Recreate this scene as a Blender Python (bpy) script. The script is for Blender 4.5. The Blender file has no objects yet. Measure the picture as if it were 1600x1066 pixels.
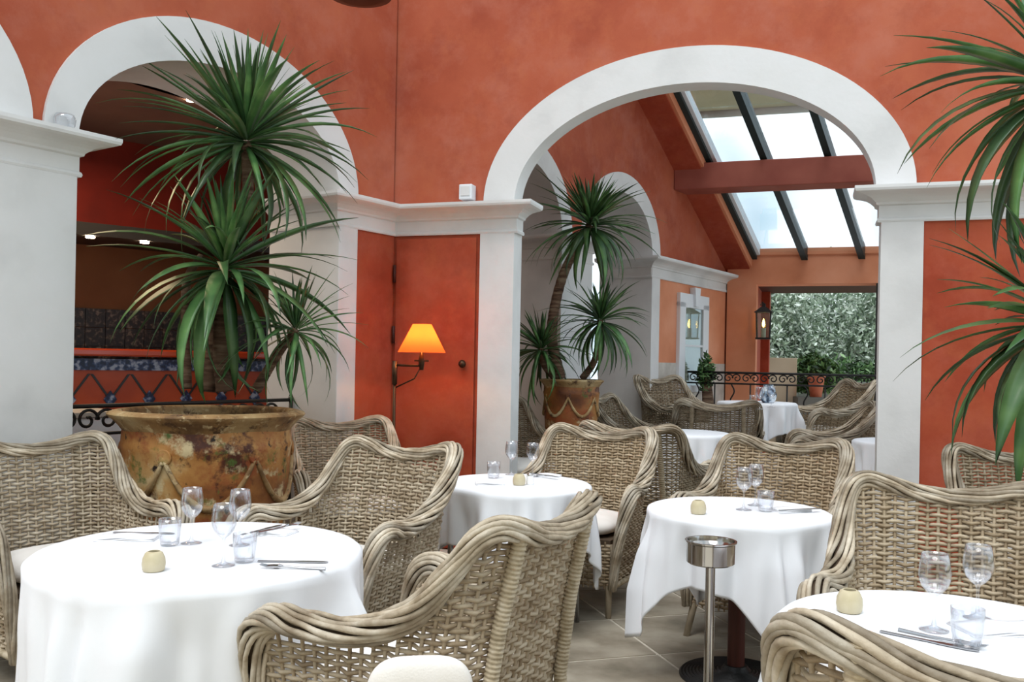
import bpy, bmesh, math, random
import numpy as np
from mathutils import Vector, Matrix, noise
random.seed(7); rng = np.random.RandomState(7)
S = bpy.context.scene; COL = S.collection
# ------------------------------------------------------------------ camera
W_, H_ = 1600, 1066
EYE, FOC, ROLL = 1.4, 1400.0, math.radians(1.1)
cam = bpy.data.cameras.new('camera'); co = bpy.data.objects.new('camera', cam); COL.objects.link(co)
cam.sensor_width = 36; cam.lens = 36 * FOC / W_; cam.shift_y = 32 / W_
co.location = (0, 0, EYE)
co.rotation_euler = (Matrix.Rotation(math.pi / 2, 3, 'X') @ Matrix.Rotation(ROLL, 3, 'Z')).to_euler()
cam.clip_start = .05; cam.clip_end = 200
S.camera = co
# ------------------------------------------------------------------ light and exposure
S.view_settings.view_transform = 'Standard'; S.view_settings.look = 'None'
S.view_settings.exposure = 0.73; S.view_settings.gamma = 1; S.view_settings.use_curve_mapping = False
S.cycles.max_bounces = 8; S.cycles.transparent_max_bounces = 24; S.cycles.caustics_reflective = False
S.cycles.caustics_refractive = False; S.cycles.use_denoising = True
wd = bpy.data.worlds.new('world'); S.world = wd; wd.use_nodes = True
nt = wd.node_tree; nt.nodes.clear()
wo = nt.nodes.new('ShaderNodeOutputWorld'); bg = nt.nodes.new('ShaderNodeBackground')
tc = nt.nodes.new('ShaderNodeTexCoord'); nz = nt.nodes.new('ShaderNodeTexNoise'); rp = nt.nodes.new('ShaderNodeValToRGB')
nz.inputs['Scale'].default_value = 4.6; nz.inputs['Detail'].default_value = 3
rp.color_ramp.elements[0].position = .44; rp.color_ramp.elements[0].color = (.44, .56, .64, 1)
rp.color_ramp.elements[1].position = .60; rp.color_ramp.elements[1].color = (.93, .965, 1, 1)
nt.links.new(tc.outputs['Generated'], nz.inputs['Vector']); nt.links.new(nz.outputs['Fac'], rp.inputs['Fac'])
nt.links.new(rp.outputs['Color'], bg.inputs['Color']); nt.links.new(bg.outputs[0], wo.inputs[0])
bg.inputs['Strength'].default_value = 1.12
sl = bpy.data.lights.new('sun', 'SUN'); so = bpy.data.objects.new('sun', sl); COL.objects.link(so)
sl.energy = 1.1; sl.angle = math.radians(30); sl.color = (1, .985, .97)
so.rotation_euler = Vector((.25, .45, -1)).to_track_quat('-Z', 'Y').to_euler()

# ------------------------------------------------------------------ helpers
def ray(x, y):
    u = x - 800; v = 565 - y
    return (u * math.cos(ROLL) - v * math.sin(ROLL)) / FOC, (u * math.sin(ROLL) + v * math.cos(ROLL)) / FOC
def at(px, py, z):
    rx, rz = ray(px, py); Y = (z - EYE) / rz
    return rx * Y, Y, z
def dep(px, py, Y):
    rx, rz = ray(px, py); return rx * Y, Y, EYE + rz * Y
def lin(h):
    if isinstance(h, str): c = [int(h[i:i + 2], 16) / 255 for i in (0, 2, 4)]
    else: c = [v / 255 for v in h]
    return tuple(v / 12.92 if v <= .04045 else ((v + .055) / 1.055) ** 2.4 for v in c) + (1,)
MATS = {}
def mat(name, base, rough=.6, metal=0, cols=None, scale=4., detail=4, bump=0., bscale=60, emit=None, estr=0, stretch=(1, 1, 1), spec=.4, ramp=None, trans=0, objcol=False, rand=None, island=None):
    m = bpy.data.materials.new(name); m.use_nodes = True; n = m.node_tree; b = n.nodes['Principled BSDF']
    b.inputs['Base Color'].default_value = lin(base); b.inputs['Roughness'].default_value = rough; b.inputs['Metallic'].default_value = metal
    b.inputs['Specular IOR Level'].default_value = spec
    t = n.nodes.new('ShaderNodeTexCoord'); mp = n.nodes.new('ShaderNodeMapping'); mp.inputs['Scale'].default_value = stretch
    n.links.new(t.outputs['Object'], mp.inputs['Vector'])
    out = None
    if cols:
        z = n.nodes.new('ShaderNodeTexNoise'); z.inputs['Scale'].default_value = scale; z.inputs['Detail'].default_value = detail
        n.links.new(mp.outputs[0], z.inputs['Vector']); r = n.nodes.new('ShaderNodeValToRGB')
        pos = ramp or [.3 + .4 * i / max(1, len(cols) - 1) for i in range(len(cols))]
        while len(r.color_ramp.elements) < len(cols): r.color_ramp.elements.new(.5)
        for e, c, p in zip(r.color_ramp.elements, cols, pos): e.color = lin(c); e.position = p
        n.links.new(z.outputs['Fac'], r.inputs['Fac']); out = r.outputs['Color']
    if island:
        g = n.nodes.new('ShaderNodeNewGeometry'); r = n.nodes.new('ShaderNodeValToRGB')
        while len(r.color_ramp.elements) < len(island): r.color_ramp.elements.new(.5)
        for i, (e, c) in enumerate(zip(r.color_ramp.elements, island)): e.color = lin(c); e.position = i / (len(island) - 1)
        n.links.new(g.outputs['Random Per Island'], r.inputs['Fac'])
        if out is None: out = r.outputs['Color']
        else:
            x = n.nodes.new('ShaderNodeMix'); x.data_type = 'RGBA'; x.inputs[0].default_value = .5
            n.links.new(out, x.inputs[6]); n.links.new(r.outputs['Color'], x.inputs[7]); out = x.outputs[2]
    if objcol or rand:
        oi = n.nodes.new('ShaderNodeObjectInfo'); x = n.nodes.new('ShaderNodeMix'); x.data_type = 'RGBA'; x.blend_type = 'MULTIPLY'; x.inputs[0].default_value = 1
        if out: n.links.new(out, x.inputs[6])
        else: x.inputs[6].default_value = lin(base)
        if objcol: n.links.new(oi.outputs['Color'], x.inputs[7])
        else:
            mr = n.nodes.new('ShaderNodeMapRange'); mr.inputs[3].default_value = rand[0]; mr.inputs[4].default_value = rand[1]
            n.links.new(oi.outputs['Random'], mr.inputs[0]); n.links.new(mr.outputs[0], x.inputs[7])
        out = x.outputs[2]
    if out: n.links.new(out, b.inputs['Base Color'])
    if bump:
        z = n.nodes.new('ShaderNodeTexNoise'); z.inputs['Scale'].default_value = bscale; z.inputs['Detail'].default_value = 5
        bp = n.nodes.new('ShaderNodeBump'); bp.inputs['Strength'].default_value = bump; bp.inputs['Distance'].default_value = .01
        n.links.new(mp.outputs[0], z.inputs['Vector']); n.links.new(z.outputs['Fac'], bp.inputs['Height']); n.links.new(bp.outputs[0], b.inputs['Normal'])
    if emit:
        b.inputs['Emission Color'].default_value = lin(emit); b.inputs['Emission Strength'].default_value = estr
    if trans: b.inputs['Transmission Weight'].default_value = trans
    MATS[name] = m; return m
def glassmat(name, tint, edge, lo=.04, hi=.75, rough=.02):
    m = bpy.data.materials.new(name); m.use_nodes = True; n = m.node_tree; n.nodes.clear()
    o = n.nodes.new('ShaderNodeOutputMaterial'); mx = n.nodes.new('ShaderNodeMixShader'); lw = n.nodes.new('ShaderNodeLayerWeight')
    lw.inputs['Blend'].default_value = edge; tr = n.nodes.new('ShaderNodeBsdfTransparent'); gl = n.nodes.new('ShaderNodeBsdfGlossy')
    tr.inputs['Color'].default_value = tint; gl.inputs['Roughness'].default_value = rough
    mr = n.nodes.new('ShaderNodeMapRange'); mr.inputs[3].default_value = lo; mr.inputs[4].default_value = hi
    n.links.new(lw.outputs['Facing'], mr.inputs[0]); n.links.new(mr.outputs[0], mx.inputs[0])
    n.links.new(tr.outputs[0], mx.inputs[1]); n.links.new(gl.outputs[0], mx.inputs[2]); n.links.new(mx.outputs[0], o.inputs[0])
    return m
M = {}
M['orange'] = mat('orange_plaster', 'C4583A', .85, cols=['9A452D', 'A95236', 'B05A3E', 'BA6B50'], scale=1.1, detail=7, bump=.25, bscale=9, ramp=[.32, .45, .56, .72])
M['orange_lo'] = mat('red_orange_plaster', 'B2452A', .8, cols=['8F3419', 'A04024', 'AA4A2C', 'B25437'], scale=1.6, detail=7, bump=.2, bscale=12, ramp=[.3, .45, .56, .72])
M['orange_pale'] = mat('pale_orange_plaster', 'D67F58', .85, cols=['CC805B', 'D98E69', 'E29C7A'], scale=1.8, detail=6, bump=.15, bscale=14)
M['red_dark'] = mat('dark_red_plaster', '8E2413', .7, cols=['711508', '831D0D', '942a18'], scale=2, detail=6)
M['ochre'] = mat('ochre_wall', '6E4423', .8, cols=['5C3519', '75492a'], scale=1.5)
M['white'] = mat('white_plaster', 'D9D9D8', .75, cols=['CDCDCC', 'DADAD9', 'DEDEDE'], scale=2.5, detail=6, bump=.12, bscale=25)
M['grey'] = mat('grey_plaster', 'BDB8B4', .8, cols=['B2ADA9', 'C3BFBC'], scale=2, detail=5, bump=.1, bscale=25)
M['taupe'] = mat('taupe_plaster', '8C8078', .8, cols=['7d726a', '93887f'], scale=2)
M['brown_ceiling'] = mat('brown_ceiling_paint', '8A6A5B', .8, cols=['7c5d50', '91715F'], scale=2)
M['stone'] = mat('stone_tile', '968A78', .55, cols=['686152', '857B6B', '999080', 'A69C8A'], scale=3.5, detail=9, bump=.25, bscale=30, rand=(.85, 1.1))
M['mortar'] = mat('mortar', 'C4BBAB', .9, cols=['bab1a0', 'cfc7b8'], scale=20)
M['rattan'] = mat('grey_rattan', 'A8977C', .65, cols=['7D6D58', 'A8977F', 'C9BDA9'], scale=16, detail=8, island=['75634C', 'A59580', 'C9BEAC', '8F7E66', 'D6CCBB'], objcol=True, bump=.3, bscale=120)
M['rim'] = mat('rattan_rim', 'B3A489', .6, cols=['84735C', 'B2A48E', 'D2C8B6'], scale=11, detail=9, rand=(.6, 1.2), bump=.3, bscale=90)
M['wrap'] = mat('rattan_wrapping', 'B5A78F', .6, cols=['A0927A', 'BFB29B', 'CCC2B0'], scale=30, objcol=True, bump=.2, bscale=100)
M['legwood'] = mat('pale_leg_wood', 'A39580', .6, cols=['8f816c', 'ac9e88'], scale=12)
M['seatbase'] = mat('seat_base_wood', '4E3E2E', .8)
M['cushion'] = mat('white_cushion_canvas', 'E9E4DD', .9, cols=['E2DCD4', 'EEEAE5'], scale=6, bump=.15, bscale=200)
M['cloth'] = mat('white_table_linen', 'EFF1F5', .85, bump=.06, bscale=30, spec=.2)
M['napkin'] = mat('white_napkin_linen', 'F4F4F6', .85, bump=.1, bscale=80, spec=.2)
M['candle'] = mat('cream_ceramic', 'C8BC9C', .45, cols=['bdb08c', 'cfc4a8'], scale=12)
M['steel'] = mat('polished_steel', 'C8C6C4', .14, metal=1)
M['cutlery'] = mat('cutlery_steel', 'A8A8AA', .22, metal=1)
M['black'] = mat('black_cast_iron', '1D1D1D', .45, bump=.2, bscale=60)
M['iron'] = mat('wrought_iron', '161412', .5)
M['bronze'] = mat('dark_bronze', '4E3A2A', .4, metal=.8)
M['darkwood'] = mat('dark_brown_wood', '4A1E12', .55, cols=['3c160c', '55251a'], scale=4, stretch=(6, 6, .6))
M['beam'] = mat('red_painted_beam', '98503F', .6, cols=['8c4537', 'a25a49'], scale=3)
M['mullion'] = mat('dark_green_frame', '1C2B2A', .4)
M['frame_white'] = mat('white_frame_paint', 'E4E8EC', .5)
M['cream'] = mat('cream_render', 'C9C1A6', .8, cols=['bdb498', 'd2cab0'], scale=1.5)
M['trunk'] = mat('ringed_trunk_bark', '5B4433', .9, cols=['3E2C20', '6A5140', '8A7660'], scale=6, stretch=(1, 1, 7), bump=.8, bscale=12)
M['leaf'] = mat('dracaena_leaf', '3B6A2F', .36, cols=['2E4F2C', '44693A', '668A50'], scale=3, rand=(.45, 1.55), spec=.5)
M['soil'] = mat('potting_soil', '3A2A1E', .95, cols=['2a1e15', '4a382a'], scale=20, bump=.8, bscale=30)
M['pot'] = mat('old_glazed_terracotta', 'A9703C', .55, cols=['33190f', '70401F', '9A6431', 'AE7C42', 'BE9A64', 'D1C4A0'], scale=2.6, detail=9, bump=.5, bscale=14, ramp=[.26, .38, .47, .56, .64, .74])
M['potrim'] = mat('weathered_pot_rim', '9C8055', .7, cols=['5d4228', '8D6C43', 'A88D62', 'B8A57F'], scale=5, detail=9, bump=.6, bscale=22)
def overlay(m, blobs, mx=1.0):
    n = m.node_tree; b = n.nodes['Principled BSDF']; cur = b.inputs['Base Color'].links[0].from_socket
    t = n.nodes.new('ShaderNodeTexCoord')
    for col, sc, lo, hi, off in blobs:
        mp = n.nodes.new('ShaderNodeMapping'); mp.inputs['Location'].default_value = (off, off * 1.7, -off); z = n.nodes.new('ShaderNodeTexNoise'); z.inputs['Scale'].default_value = sc; z.inputs['Detail'].default_value = 9; z.inputs['Roughness'].default_value = .68
        n.links.new(t.outputs['Object'], mp.inputs[0]); n.links.new(mp.outputs[0], z.inputs['Vector']); r = n.nodes.new('ShaderNodeMapRange'); r.inputs[1].default_value = lo; r.inputs[2].default_value = hi; r.inputs[4].default_value = mx
        n.links.new(z.outputs['Fac'], r.inputs[0]); x = n.nodes.new('ShaderNodeMix'); x.data_type = 'RGBA'; n.links.new(r.outputs[0], x.inputs[0]); n.links.new(cur, x.inputs[6]); x.inputs[7].default_value = lin(col); cur = x.outputs[2]
    n.links.new(cur, b.inputs['Base Color'])
overlay(M['pot'], [('8F4A26', 3.2, .50, .60, 22.), ('4A2414', 4.2, .54, .62, 3.1), ('C9B68C', 6, .55, .64, 8.2), ('4B6428', 5, .58, .66, 15.5), ('241710', 12, .60, .66, 5.0)])
overlay(M['potrim'], [('4A3320', 14, .54, .64, 2.2), ('C4AF86', 17, .56, .66, 6.6)])
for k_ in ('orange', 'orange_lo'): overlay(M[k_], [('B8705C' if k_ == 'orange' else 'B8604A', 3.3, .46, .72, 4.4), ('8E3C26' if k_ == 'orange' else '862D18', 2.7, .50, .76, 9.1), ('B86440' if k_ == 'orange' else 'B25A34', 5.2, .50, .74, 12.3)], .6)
M['moss'] = mat('green_glaze_stain', '4E6A2C', .6, cols=['37501f', '6d8040'], scale=9)
M['terracotta'] = mat('terracotta', 'B8694A', .8, cols=['a85b3e', 'c47a5c'], scale=7)
M['wglass'] = glassmat('wine_glass', (.97, .98, 1, 1), .35, .03, .62)
M['pane'] = glassmat('window_pane', (.93, .98, 1, 1), .3, .03, .5)
M['bluetile'] = mat('blue_white_tile', '3A4A70', .3, cols=['1B2440', '34466E', '9AA4B8'], scale=22, detail=2, ramp=[.4, .5, .62])
M['darktile'] = mat('dark_patterned_tile', '2B1F1C', .4, cols=['140E0E', '2C201C', '6B5C50'], scale=30, detail=2, ramp=[.45, .55, .72])
M['orangetile'] = mat('glazed_orange_tile', 'A8421E', .35, cols=['98391a', 'b44c26'], scale=5)
M['blacktile'] = mat('black_inlay_tile', '2A2A2A', .3)
M['counter'] = mat('glossy_red_counter', 'B03A10', .15, spec=.8)
M['hood'] = mat('dark_metal_canopy', '2A2520', .5)
M['marble'] = mat('pale_stone_slab', 'C9C2B8', .5, cols=['b3aca2', 'd4cec6'], scale=6)
M['spot'] = mat('lit_spotlight', 'FFFFFF', .5, emit='FFE9C8', estr=30)
M['bush'] = mat('grey_green_leaves', '93A78F', .6, island=['5A6C54', '8FA38A', 'B8C8B6', 'DDE6DD', '7E9674'])
M['bushdark'] = mat('dark_green_leaves', '3F6A34', .6, island=['1F331B', '35552B', '5C8347', '8AA87A'])
M['dstone'] = mat('dark_garden_stone', '4A4C48', .85, island=['2b2d2b', '4c4f4b', '73766f', '8b8c84'], bump=.5, bscale=8)
M['grass'] = mat('garden_ground', '6b7350', .9, cols=['A5A088', 'BDB8A2'], scale=3)
M['bluevase'] = mat('blue_white_ceramic', 'A9BCCB', .3, cols=['1d2d44', '8FA6BC', 'E6EEF4'], scale=14, detail=2, ramp=[.4, .5, .6])

def link(name, me, m=None, parent=None, smooth=True):
    o = bpy.data.objects.new(name, me); COL.objects.link(o)
    if m is not None and len(me.materials) == 0: me.materials.append(m)
    if smooth: me.polygons.foreach_set('use_smooth', [True] * len(me.polygons))
    if parent: o.parent = parent
    return o
class MB:
    def __init__(s): s.v = []; s.f = []
    def add(s, vs, fs):
        n = len(s.v); s.v += [tuple(p) for p in vs]; s.f += [tuple(i + n for i in f) for f in fs]; return s
    def box(s, a, b, mtx=None):
        vs = [Vector((x, y, z)) for x in (a[0], b[0]) for y in (a[1], b[1]) for z in (a[2], b[2])]
        if mtx: vs = [mtx @ p for p in vs]
        return s.add(vs, [(0, 1, 3, 2), (4, 6, 7, 5), (0, 4, 5, 1), (2, 3, 7, 6), (0, 2, 6, 4), (1, 5, 7, 3)])
    def tube(s, pts, rad, n=6, caps=True, flat=None):
        P = [Vector(p) for p in pts]; N = len(P)
        R = rad if hasattr(rad, '__len__') else [rad] * N
        t0 = (P[1] - P[0]).normalized(); a = Vector((0, 0, 1)) if abs(t0.z) < .9 else Vector((1, 0, 0))
        u = t0.cross(a).normalized(); rings = []
        for i in range(N):
            t = (P[min(i + 1, N - 1)] - P[max(i - 1, 0)])
            if t.length < 1e-9: t = t0
            t = t.normalized(); u = (u - t * u.dot(t)); u = u.normalized(); w = t.cross(u)
            rings.append([P[i] + (u * math.cos(2 * math.pi * k / n) + w * math.sin(2 * math.pi * k / n)) * R[i] for k in range(n)])
        vs = [p for r in rings for p in r]; fs = []
        for i in range(N - 1):
            for k in range(n):
                k2 = (k + 1) % n; fs.append((i * n + k, i * n + k2, (i + 1) * n + k2, (i + 1) * n + k))
        if caps: fs += [tuple(reversed(range(n))), tuple(range((N - 1) * n, N * n))]
        return s.add(vs, fs)
    def lathe(s, prof, n=32, c=(0, 0, 0), wob=None):
        vs = []; fs = []; N = len(prof)
        for i, (r, z) in enumerate(prof):
            for k in range(n):
                a = 2 * math.pi * k / n; rr = r * (1 + (wob(a, z) if wob else 0))
                vs.append((c[0] + rr * math.cos(a), c[1] + rr * math.sin(a), c[2] + z))
        for i in range(N - 1):
            for k in range(n):
                k2 = (k + 1) % n; fs.append((i * n + k, i * n + k2, (i + 1) * n + k2, (i + 1) * n + k))
        if prof[0][0] > 1e-6: fs.append(tuple(reversed(range(n))))
        if prof[-1][0] > 1e-6: fs.append(tuple(range((N - 1) * n, N * n)))
        return s.add(vs, fs)
    def prism(s, poly, fn, d0, d1):
        """poly in (s,z), fn(s,d,z)->point; extruded from depth d0 to d1"""
        bm = bmesh.new(); vs = [bm.verts.new((p[0], p[1], 0)) for p in poly]; f = bm.faces.new(vs)
        bmesh.ops.triangulate(bm, faces=[f]); bm.verts.index_update()
        tri = [[v.index for v in q.verts] for q in bm.faces]; bm.free()
        n = len(poly); V = [fn(p[0], d0, p[1]) for p in poly] + [fn(p[0], d1, p[1]) for p in poly]
        F = [tuple(t) for t in tri] + [tuple(i + n for i in reversed(t)) for t in tri] + [(i, i + n, (i + 1) % n + n, (i + 1) % n) for i in range(n)]
        return s.add(V, F)
    def mesh(s, name):
        me = bpy.data.meshes.new(name); me.from_pydata(s.v, [], s.f); me.update()
        bm = bmesh.new(); bm.from_mesh(me); bmesh.ops.recalc_face_normals(bm, faces=bm.faces); bm.to_mesh(me); bm.free(); return me
    def build(s, name, m, parent=None, smooth=False, ang=None, bevel=0):
        me = s.mesh(name); o = link(name, me, m, parent, smooth)
        if smooth and ang:
            bm = bmesh.new(); bm.from_mesh(me)
            for e in bm.edges:
                if len(e.link_faces) == 2 and e.calc_face_angle(0) > math.radians(ang): e.smooth = False
            bm.to_mesh(me); bm.free()
        if bevel:
            b = o.modifiers.new('bevel', 'BEVEL'); b.width = bevel; b.segments = 2; b.limit_method = 'ANGLE'
        return o
def thing(name, label, cat, loc=(0, 0, 0), rz=0, group=None):
    o = bpy.data.objects.new(name, None); COL.objects.link(o); o.location = loc; o.rotation_euler = (0, 0, rz)
    o.empty_display_size = .1; return tag(o, label, cat, group)
def tag(o, label=None, cat=None, group=None, kind=None):
    if label: o['label'] = label
    if cat: o['category'] = cat
    if group: o['group'] = group
    if kind: o['kind'] = kind
    return o
def struct(o, label=None): o['kind'] = 'structure'; 
def st(o, label=None):
    o['kind'] = 'structure'
    if label: o['label'] = label
    return o
def dup(root, loc, rz, label=None, group=None, scale=None, color=None):
    r = root.copy(); COL.objects.link(r); r.location = loc; r.rotation_euler = (0, 0, rz)
    if label: r['label'] = label
    if group: r['group'] = group
    if scale: r.scale = (scale,) * 3
    for ch in list(root.children):
        c = ch.copy(); COL.objects.link(c); c.parent = r
        if color: c.color = color
        for g in ch.children:
            d = g.copy(); COL.objects.link(d); d.parent = c
    return r
def catmull(keys, xs):
    ks = np.array([k[0] for k in keys]); V = np.array([k[1:] for k in keys], float); out = []
    T = np.zeros_like(V); n = len(ks)
    for i in range(n):
        a, b = max(i - 1, 0), min(i + 1, n - 1); T[i] = (V[b] - V[a]) / (ks[b] - ks[a])
    for x in xs:
        i = int(min(max(np.searchsorted(ks, x) - 1, 0), n - 2)); h = ks[i + 1] - ks[i]; t = (x - ks[i]) / h
        out.append((2 * t**3 - 3 * t**2 + 1) * V[i] + (t**3 - 2 * t**2 + t) * h * T[i] + (-2 * t**3 + 3 * t**2) * V[i + 1] + (t**3 - t**2) * h * T[i + 1])
    return np.array(out)
# ------------------------------------------------------------------ plan of the walls
def frame(p0, d):
    bk = (-d[1], d[0])
    if bk[1] < 0: bk = (-bk[0], -bk[1])
    return lambda s, k, z: (p0[0] + s * d[0] + k * bk[0], p0[1] + s * d[1] + k * bk[1], z)
COR = (-.908, 6.8)
dA = (math.sin(math.radians(34.5)), math.cos(math.radians(34.5))); dB = (math.cos(math.radians(18.5)), -math.sin(math.radians(18.5)))
fA = frame(COR, dA); fB = frame(COR, dB); fC = frame((1.58, 9.77), dA); fD = frame((2.71, 11.36), dB)
def arch_pts(c, hw, z0, rise, n=28, sq=2.0):
    out = []
    for i in range(n + 1):
        a = math.pi * i / n; ca, sa = -math.cos(a), math.sin(a)
        out.append((c + hw * math.copysign(abs(ca) ** (2 / sq), ca), z0 + rise * abs(sa) ** (2 / sq)))
    return out
ZI, ZC, ZT = 2.33, 2.545, 5.0
def wall_with_arches(s0, s1, arches, top, zb=0):
    poly = [(s0, zb)]
    for c, hw, rise in arches: poly += [(c - hw, zb)] + arch_pts(c, hw, ZC, rise) + [(c + hw, zb)]
    poly += [(s1, zb), (s1, top), (s0, top)]
    return poly
def arch_wall(f, s0, s1, arches, top, d0, d1, n=36):
    tp = top if callable(top) else (lambda s: top); cols = [(s0, 0)]
    for c, hw, rise in arches: cols += [(c - hw, 0)] + arch_pts(c, hw, ZC, rise, n) + [(c + hw, 0)]
    cols.append((s1, 0)); V = []
    for s, z in cols: V += [f(s, d0, z), f(s, d0, tp(s)), f(s, d1, tp(s)), f(s, d1, z)]
    F = [(0, 1, 2, 3)]
    for i in range(len(cols) - 1):
        a, b = i * 4, i * 4 + 4
        if abs(cols[i][0] - cols[i + 1][0]) < 1e-6: F.append((a, b, b + 3, a + 3)); continue
        F += [(a + q_, a + (q_ + 1) % 4, b + (q_ + 1) % 4, b + q_) for q_ in range(4)]
    F.append(tuple((len(cols) - 1) * 4 + k for k in range(4)))
    return MB().add(V, F)
def arch_band(f, c, ho, ro, hi, ri, d0, d1, name, m, label, n=40, zs=ZC):
    o = arch_pts(c, ho, zs, ro, n); i = arch_pts(c, hi, zs, ri, n)
    mb = MB(); V = []
    for a, b in zip(o, i): V += [f(a[0], d0, a[1]), f(b[0], d0, b[1]), f(b[0], d1, b[1]), f(a[0], d1, a[1])]
    F = []
    for k in range(n):
        for q in range(4): F.append((k * 4 + q, k * 4 + (q + 1) % 4, k * 4 + 4 + (q + 1) % 4, k * 4 + 4 + q))
    F += [(0, 1, 2, 3), (n * 4 + 3, n * 4 + 2, n * 4 + 1, n * 4)]
    mb.add(V, F); return st(mb.build(name, m, smooth=True, ang=35), label)
PROF = [(0, ZI), (.022, ZI), (.026, ZI + .012), (.022, ZI + .024), (.014, ZI + .03), (.014, ZI + .105), (.03, ZI + .112), (.034, ZI + .125), (.045, ZI + .135), (.062, ZI + .15), (.085, ZI + .162), (.115, ZI + .17), (.14, ZI + .174), (.16, ZI + .182), (.165, ZI + .196), (.165, ZC), (0, ZC)]
def cornice(path, name, label=None, side=1, prof=PROF):
    P = [Vector((p[0], p[1])) for p in path]; n = len(P); offs = []
    for i in range(n):
        ds = []
        if i > 0: ds.append((P[i] - P[i - 1]).normalized())
        if i < n - 1: ds.append((P[i + 1] - P[i]).normalized())
        ns = [Vector((d.y, -d.x)) * side for d in ds]
        if len(ns) == 1: offs.append(ns[0])
        else:
            b = (ns[0] + ns[1]).normalized(); offs.append(b / max(.2, b.dot(ns[0])))
    k = len(prof); V = []; F = []
    for i in range(n):
        for r, z in prof:
            q = P[i] + offs[i] * r; V.append((q.x, q.y, z))
    for i in range(n - 1):
        for j in range(k): F.append((i * k + j, i * k + (j + 1) % k, (i + 1) * k + (j + 1) % k, (i + 1) * k + j))
    F += [tuple(range(k)), tuple(range((n - 1) * k, n * k))]
    mb = MB(); mb.add(V, F); return st(mb.build(name, M['white']), label)
# ---------- wall A (left)
TA = .69
mb = arch_wall(fA, -6.2, -.02, [(-3.875, 1.135, .87), (-1.552, 1.135, .87)], ZT, 0, TA)
st(mb.build('wall_left', M['orange']), 'orange plastered wall on the left, pierced by arches')
for i, (a, b, lab) in enumerate([(-5.01, -4.82, 'white pier left of the cropped arch'), (-2.932, -2.505, 'white pier between the two left arches'), (-.6, -.415, 'white pier right of the left arch')]):
    mb = MB(); mb.prism([(a, 0), (b, 0), (b, ZI + .003), (a, ZI + .003)], fA, -.022, TA + .02); st(mb.build('wall_pier', M['white'], bevel=.006), lab)
for i, (a, b) in enumerate([(-2.932, -2.505), (-.6, -.415)]):
    mb = MB(); mb.prism([(a, ZI), (b, ZI), (b, ZC), (a, ZC)], fA, 0, TA); st(mb.build('wall_pier', M['white']), 'white block behind the cornice, ' + ['left pier', 'right pier'][i])
arch_band(fA, -1.552, 1.135, .87, .95, .615, -.022, TA + .02, 'trim_1', M['white'], 'broad white arch surround of the left arch with the large dracaena')
arch_band(fA, -3.875, 1.135, .87, .945, .66, -.022, TA + .02, 'trim_2', M['white'], 'white surround of the arch cropped by the left edge')
# lower orange strip between arch and corner, slightly set back by colour
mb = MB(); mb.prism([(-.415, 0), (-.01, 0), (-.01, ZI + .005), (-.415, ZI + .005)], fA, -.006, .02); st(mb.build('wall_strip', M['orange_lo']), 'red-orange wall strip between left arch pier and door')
cornice([fA(-2.932, TA, 0), fA(-2.932, 0, 0), fA(-2.505, 0, 0), fA(-2.505, TA, 0)], 'trim_3', 'white cornice capping the left pier')
cornice([fA(-.6, TA, 0), fA(-.6, 0, 0), fA(0, 0, 0), fB(.963, 0, 0), fB(.963, .14, 0)], 'trim_4', 'white cornice running from left arch through the corner to the door pilaster')
# ---------- wall B
TB = .14
mb = arch_wall(fB, -.02, 6.5, [(2.172, 1.45, 1.02)], ZT, 0, TB)
st(mb.build('wall_back', M['orange']), 'orange plastered wall facing the tables, with the wide arch')
arch_band(fB, 2.172, 1.452, 1.02, 1.215, .77, -.022, TB + .02, 'trim_5', M['white'], 'wide white arch surround in the facing wall', 56)
for a, b, lab in [(.70, .963, 'white pilaster left of the wide arch beside the door'), (3.42, 3.67, 'white pilaster right of the wide arch')]:
    mb = MB(); mb.prism([(a, 0), (b, 0), (b, ZI + .003), (a, ZI + .003)], fB, -.022, TB + .02); st(mb.build('wall_pilaster', M['white'], bevel=.006), lab)
    mb = MB(); mb.prism([(a, ZI), (b, ZI), (b, ZC), (a, ZC)], fB, -.0, TB + .02); st(mb.build('wall_pilaster', M['white']), lab + ', block behind its cornice')
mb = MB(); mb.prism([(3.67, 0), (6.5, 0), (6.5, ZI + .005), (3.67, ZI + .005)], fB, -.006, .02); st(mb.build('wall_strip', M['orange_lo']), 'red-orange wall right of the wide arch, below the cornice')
cornice([fB(3.42, .14, 0), fB(3.42, 0, 0), fB(6.5, 0, 0)], 'trim_6', 'white cornice on the right of the wide arch')
# door on wall B
dr = bpy.data.objects.new('door_1', None); COL.objects.link(dr); st(dr, 'flush door painted the red-orange of the wall, behind the lit lamp')
mb = MB(); mb.prism([(.0, 0), (.70, 0), (.70, ZI + .005), (.0, ZI + .005)], fB, -.004, .02); mb.build('door_frame', M['orange_lo'], dr)
mb = MB(); mb.prism([(.03, .01), (.672, .01), (.672, 2.305), (.03, 2.305)], fB, -.026, -.006); mb.build('door_leaf', M['orange_lo'], dr, bevel=.004)
for z in (1.98, 1.52): mb = MB(); mb.tube([fB(.02, -.032, z), fB(.02, -.032, z + .13)], .011, 8); mb.build('hinge', M['darkwood'], dr, True)
mb = MB(); k0 = fB(.594, -.03, 1.375); k1 = fB(.594, -.05, 1.375); k2 = fB(.594, -.085, 1.375); mb.tube([k0, k1, k1, Vector(k1).lerp(Vector(k2), .4), k2], [.012, .012, .02, .03, .015], 12); mb.build('door_knob', M['bronze'], dr, True)
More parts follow.
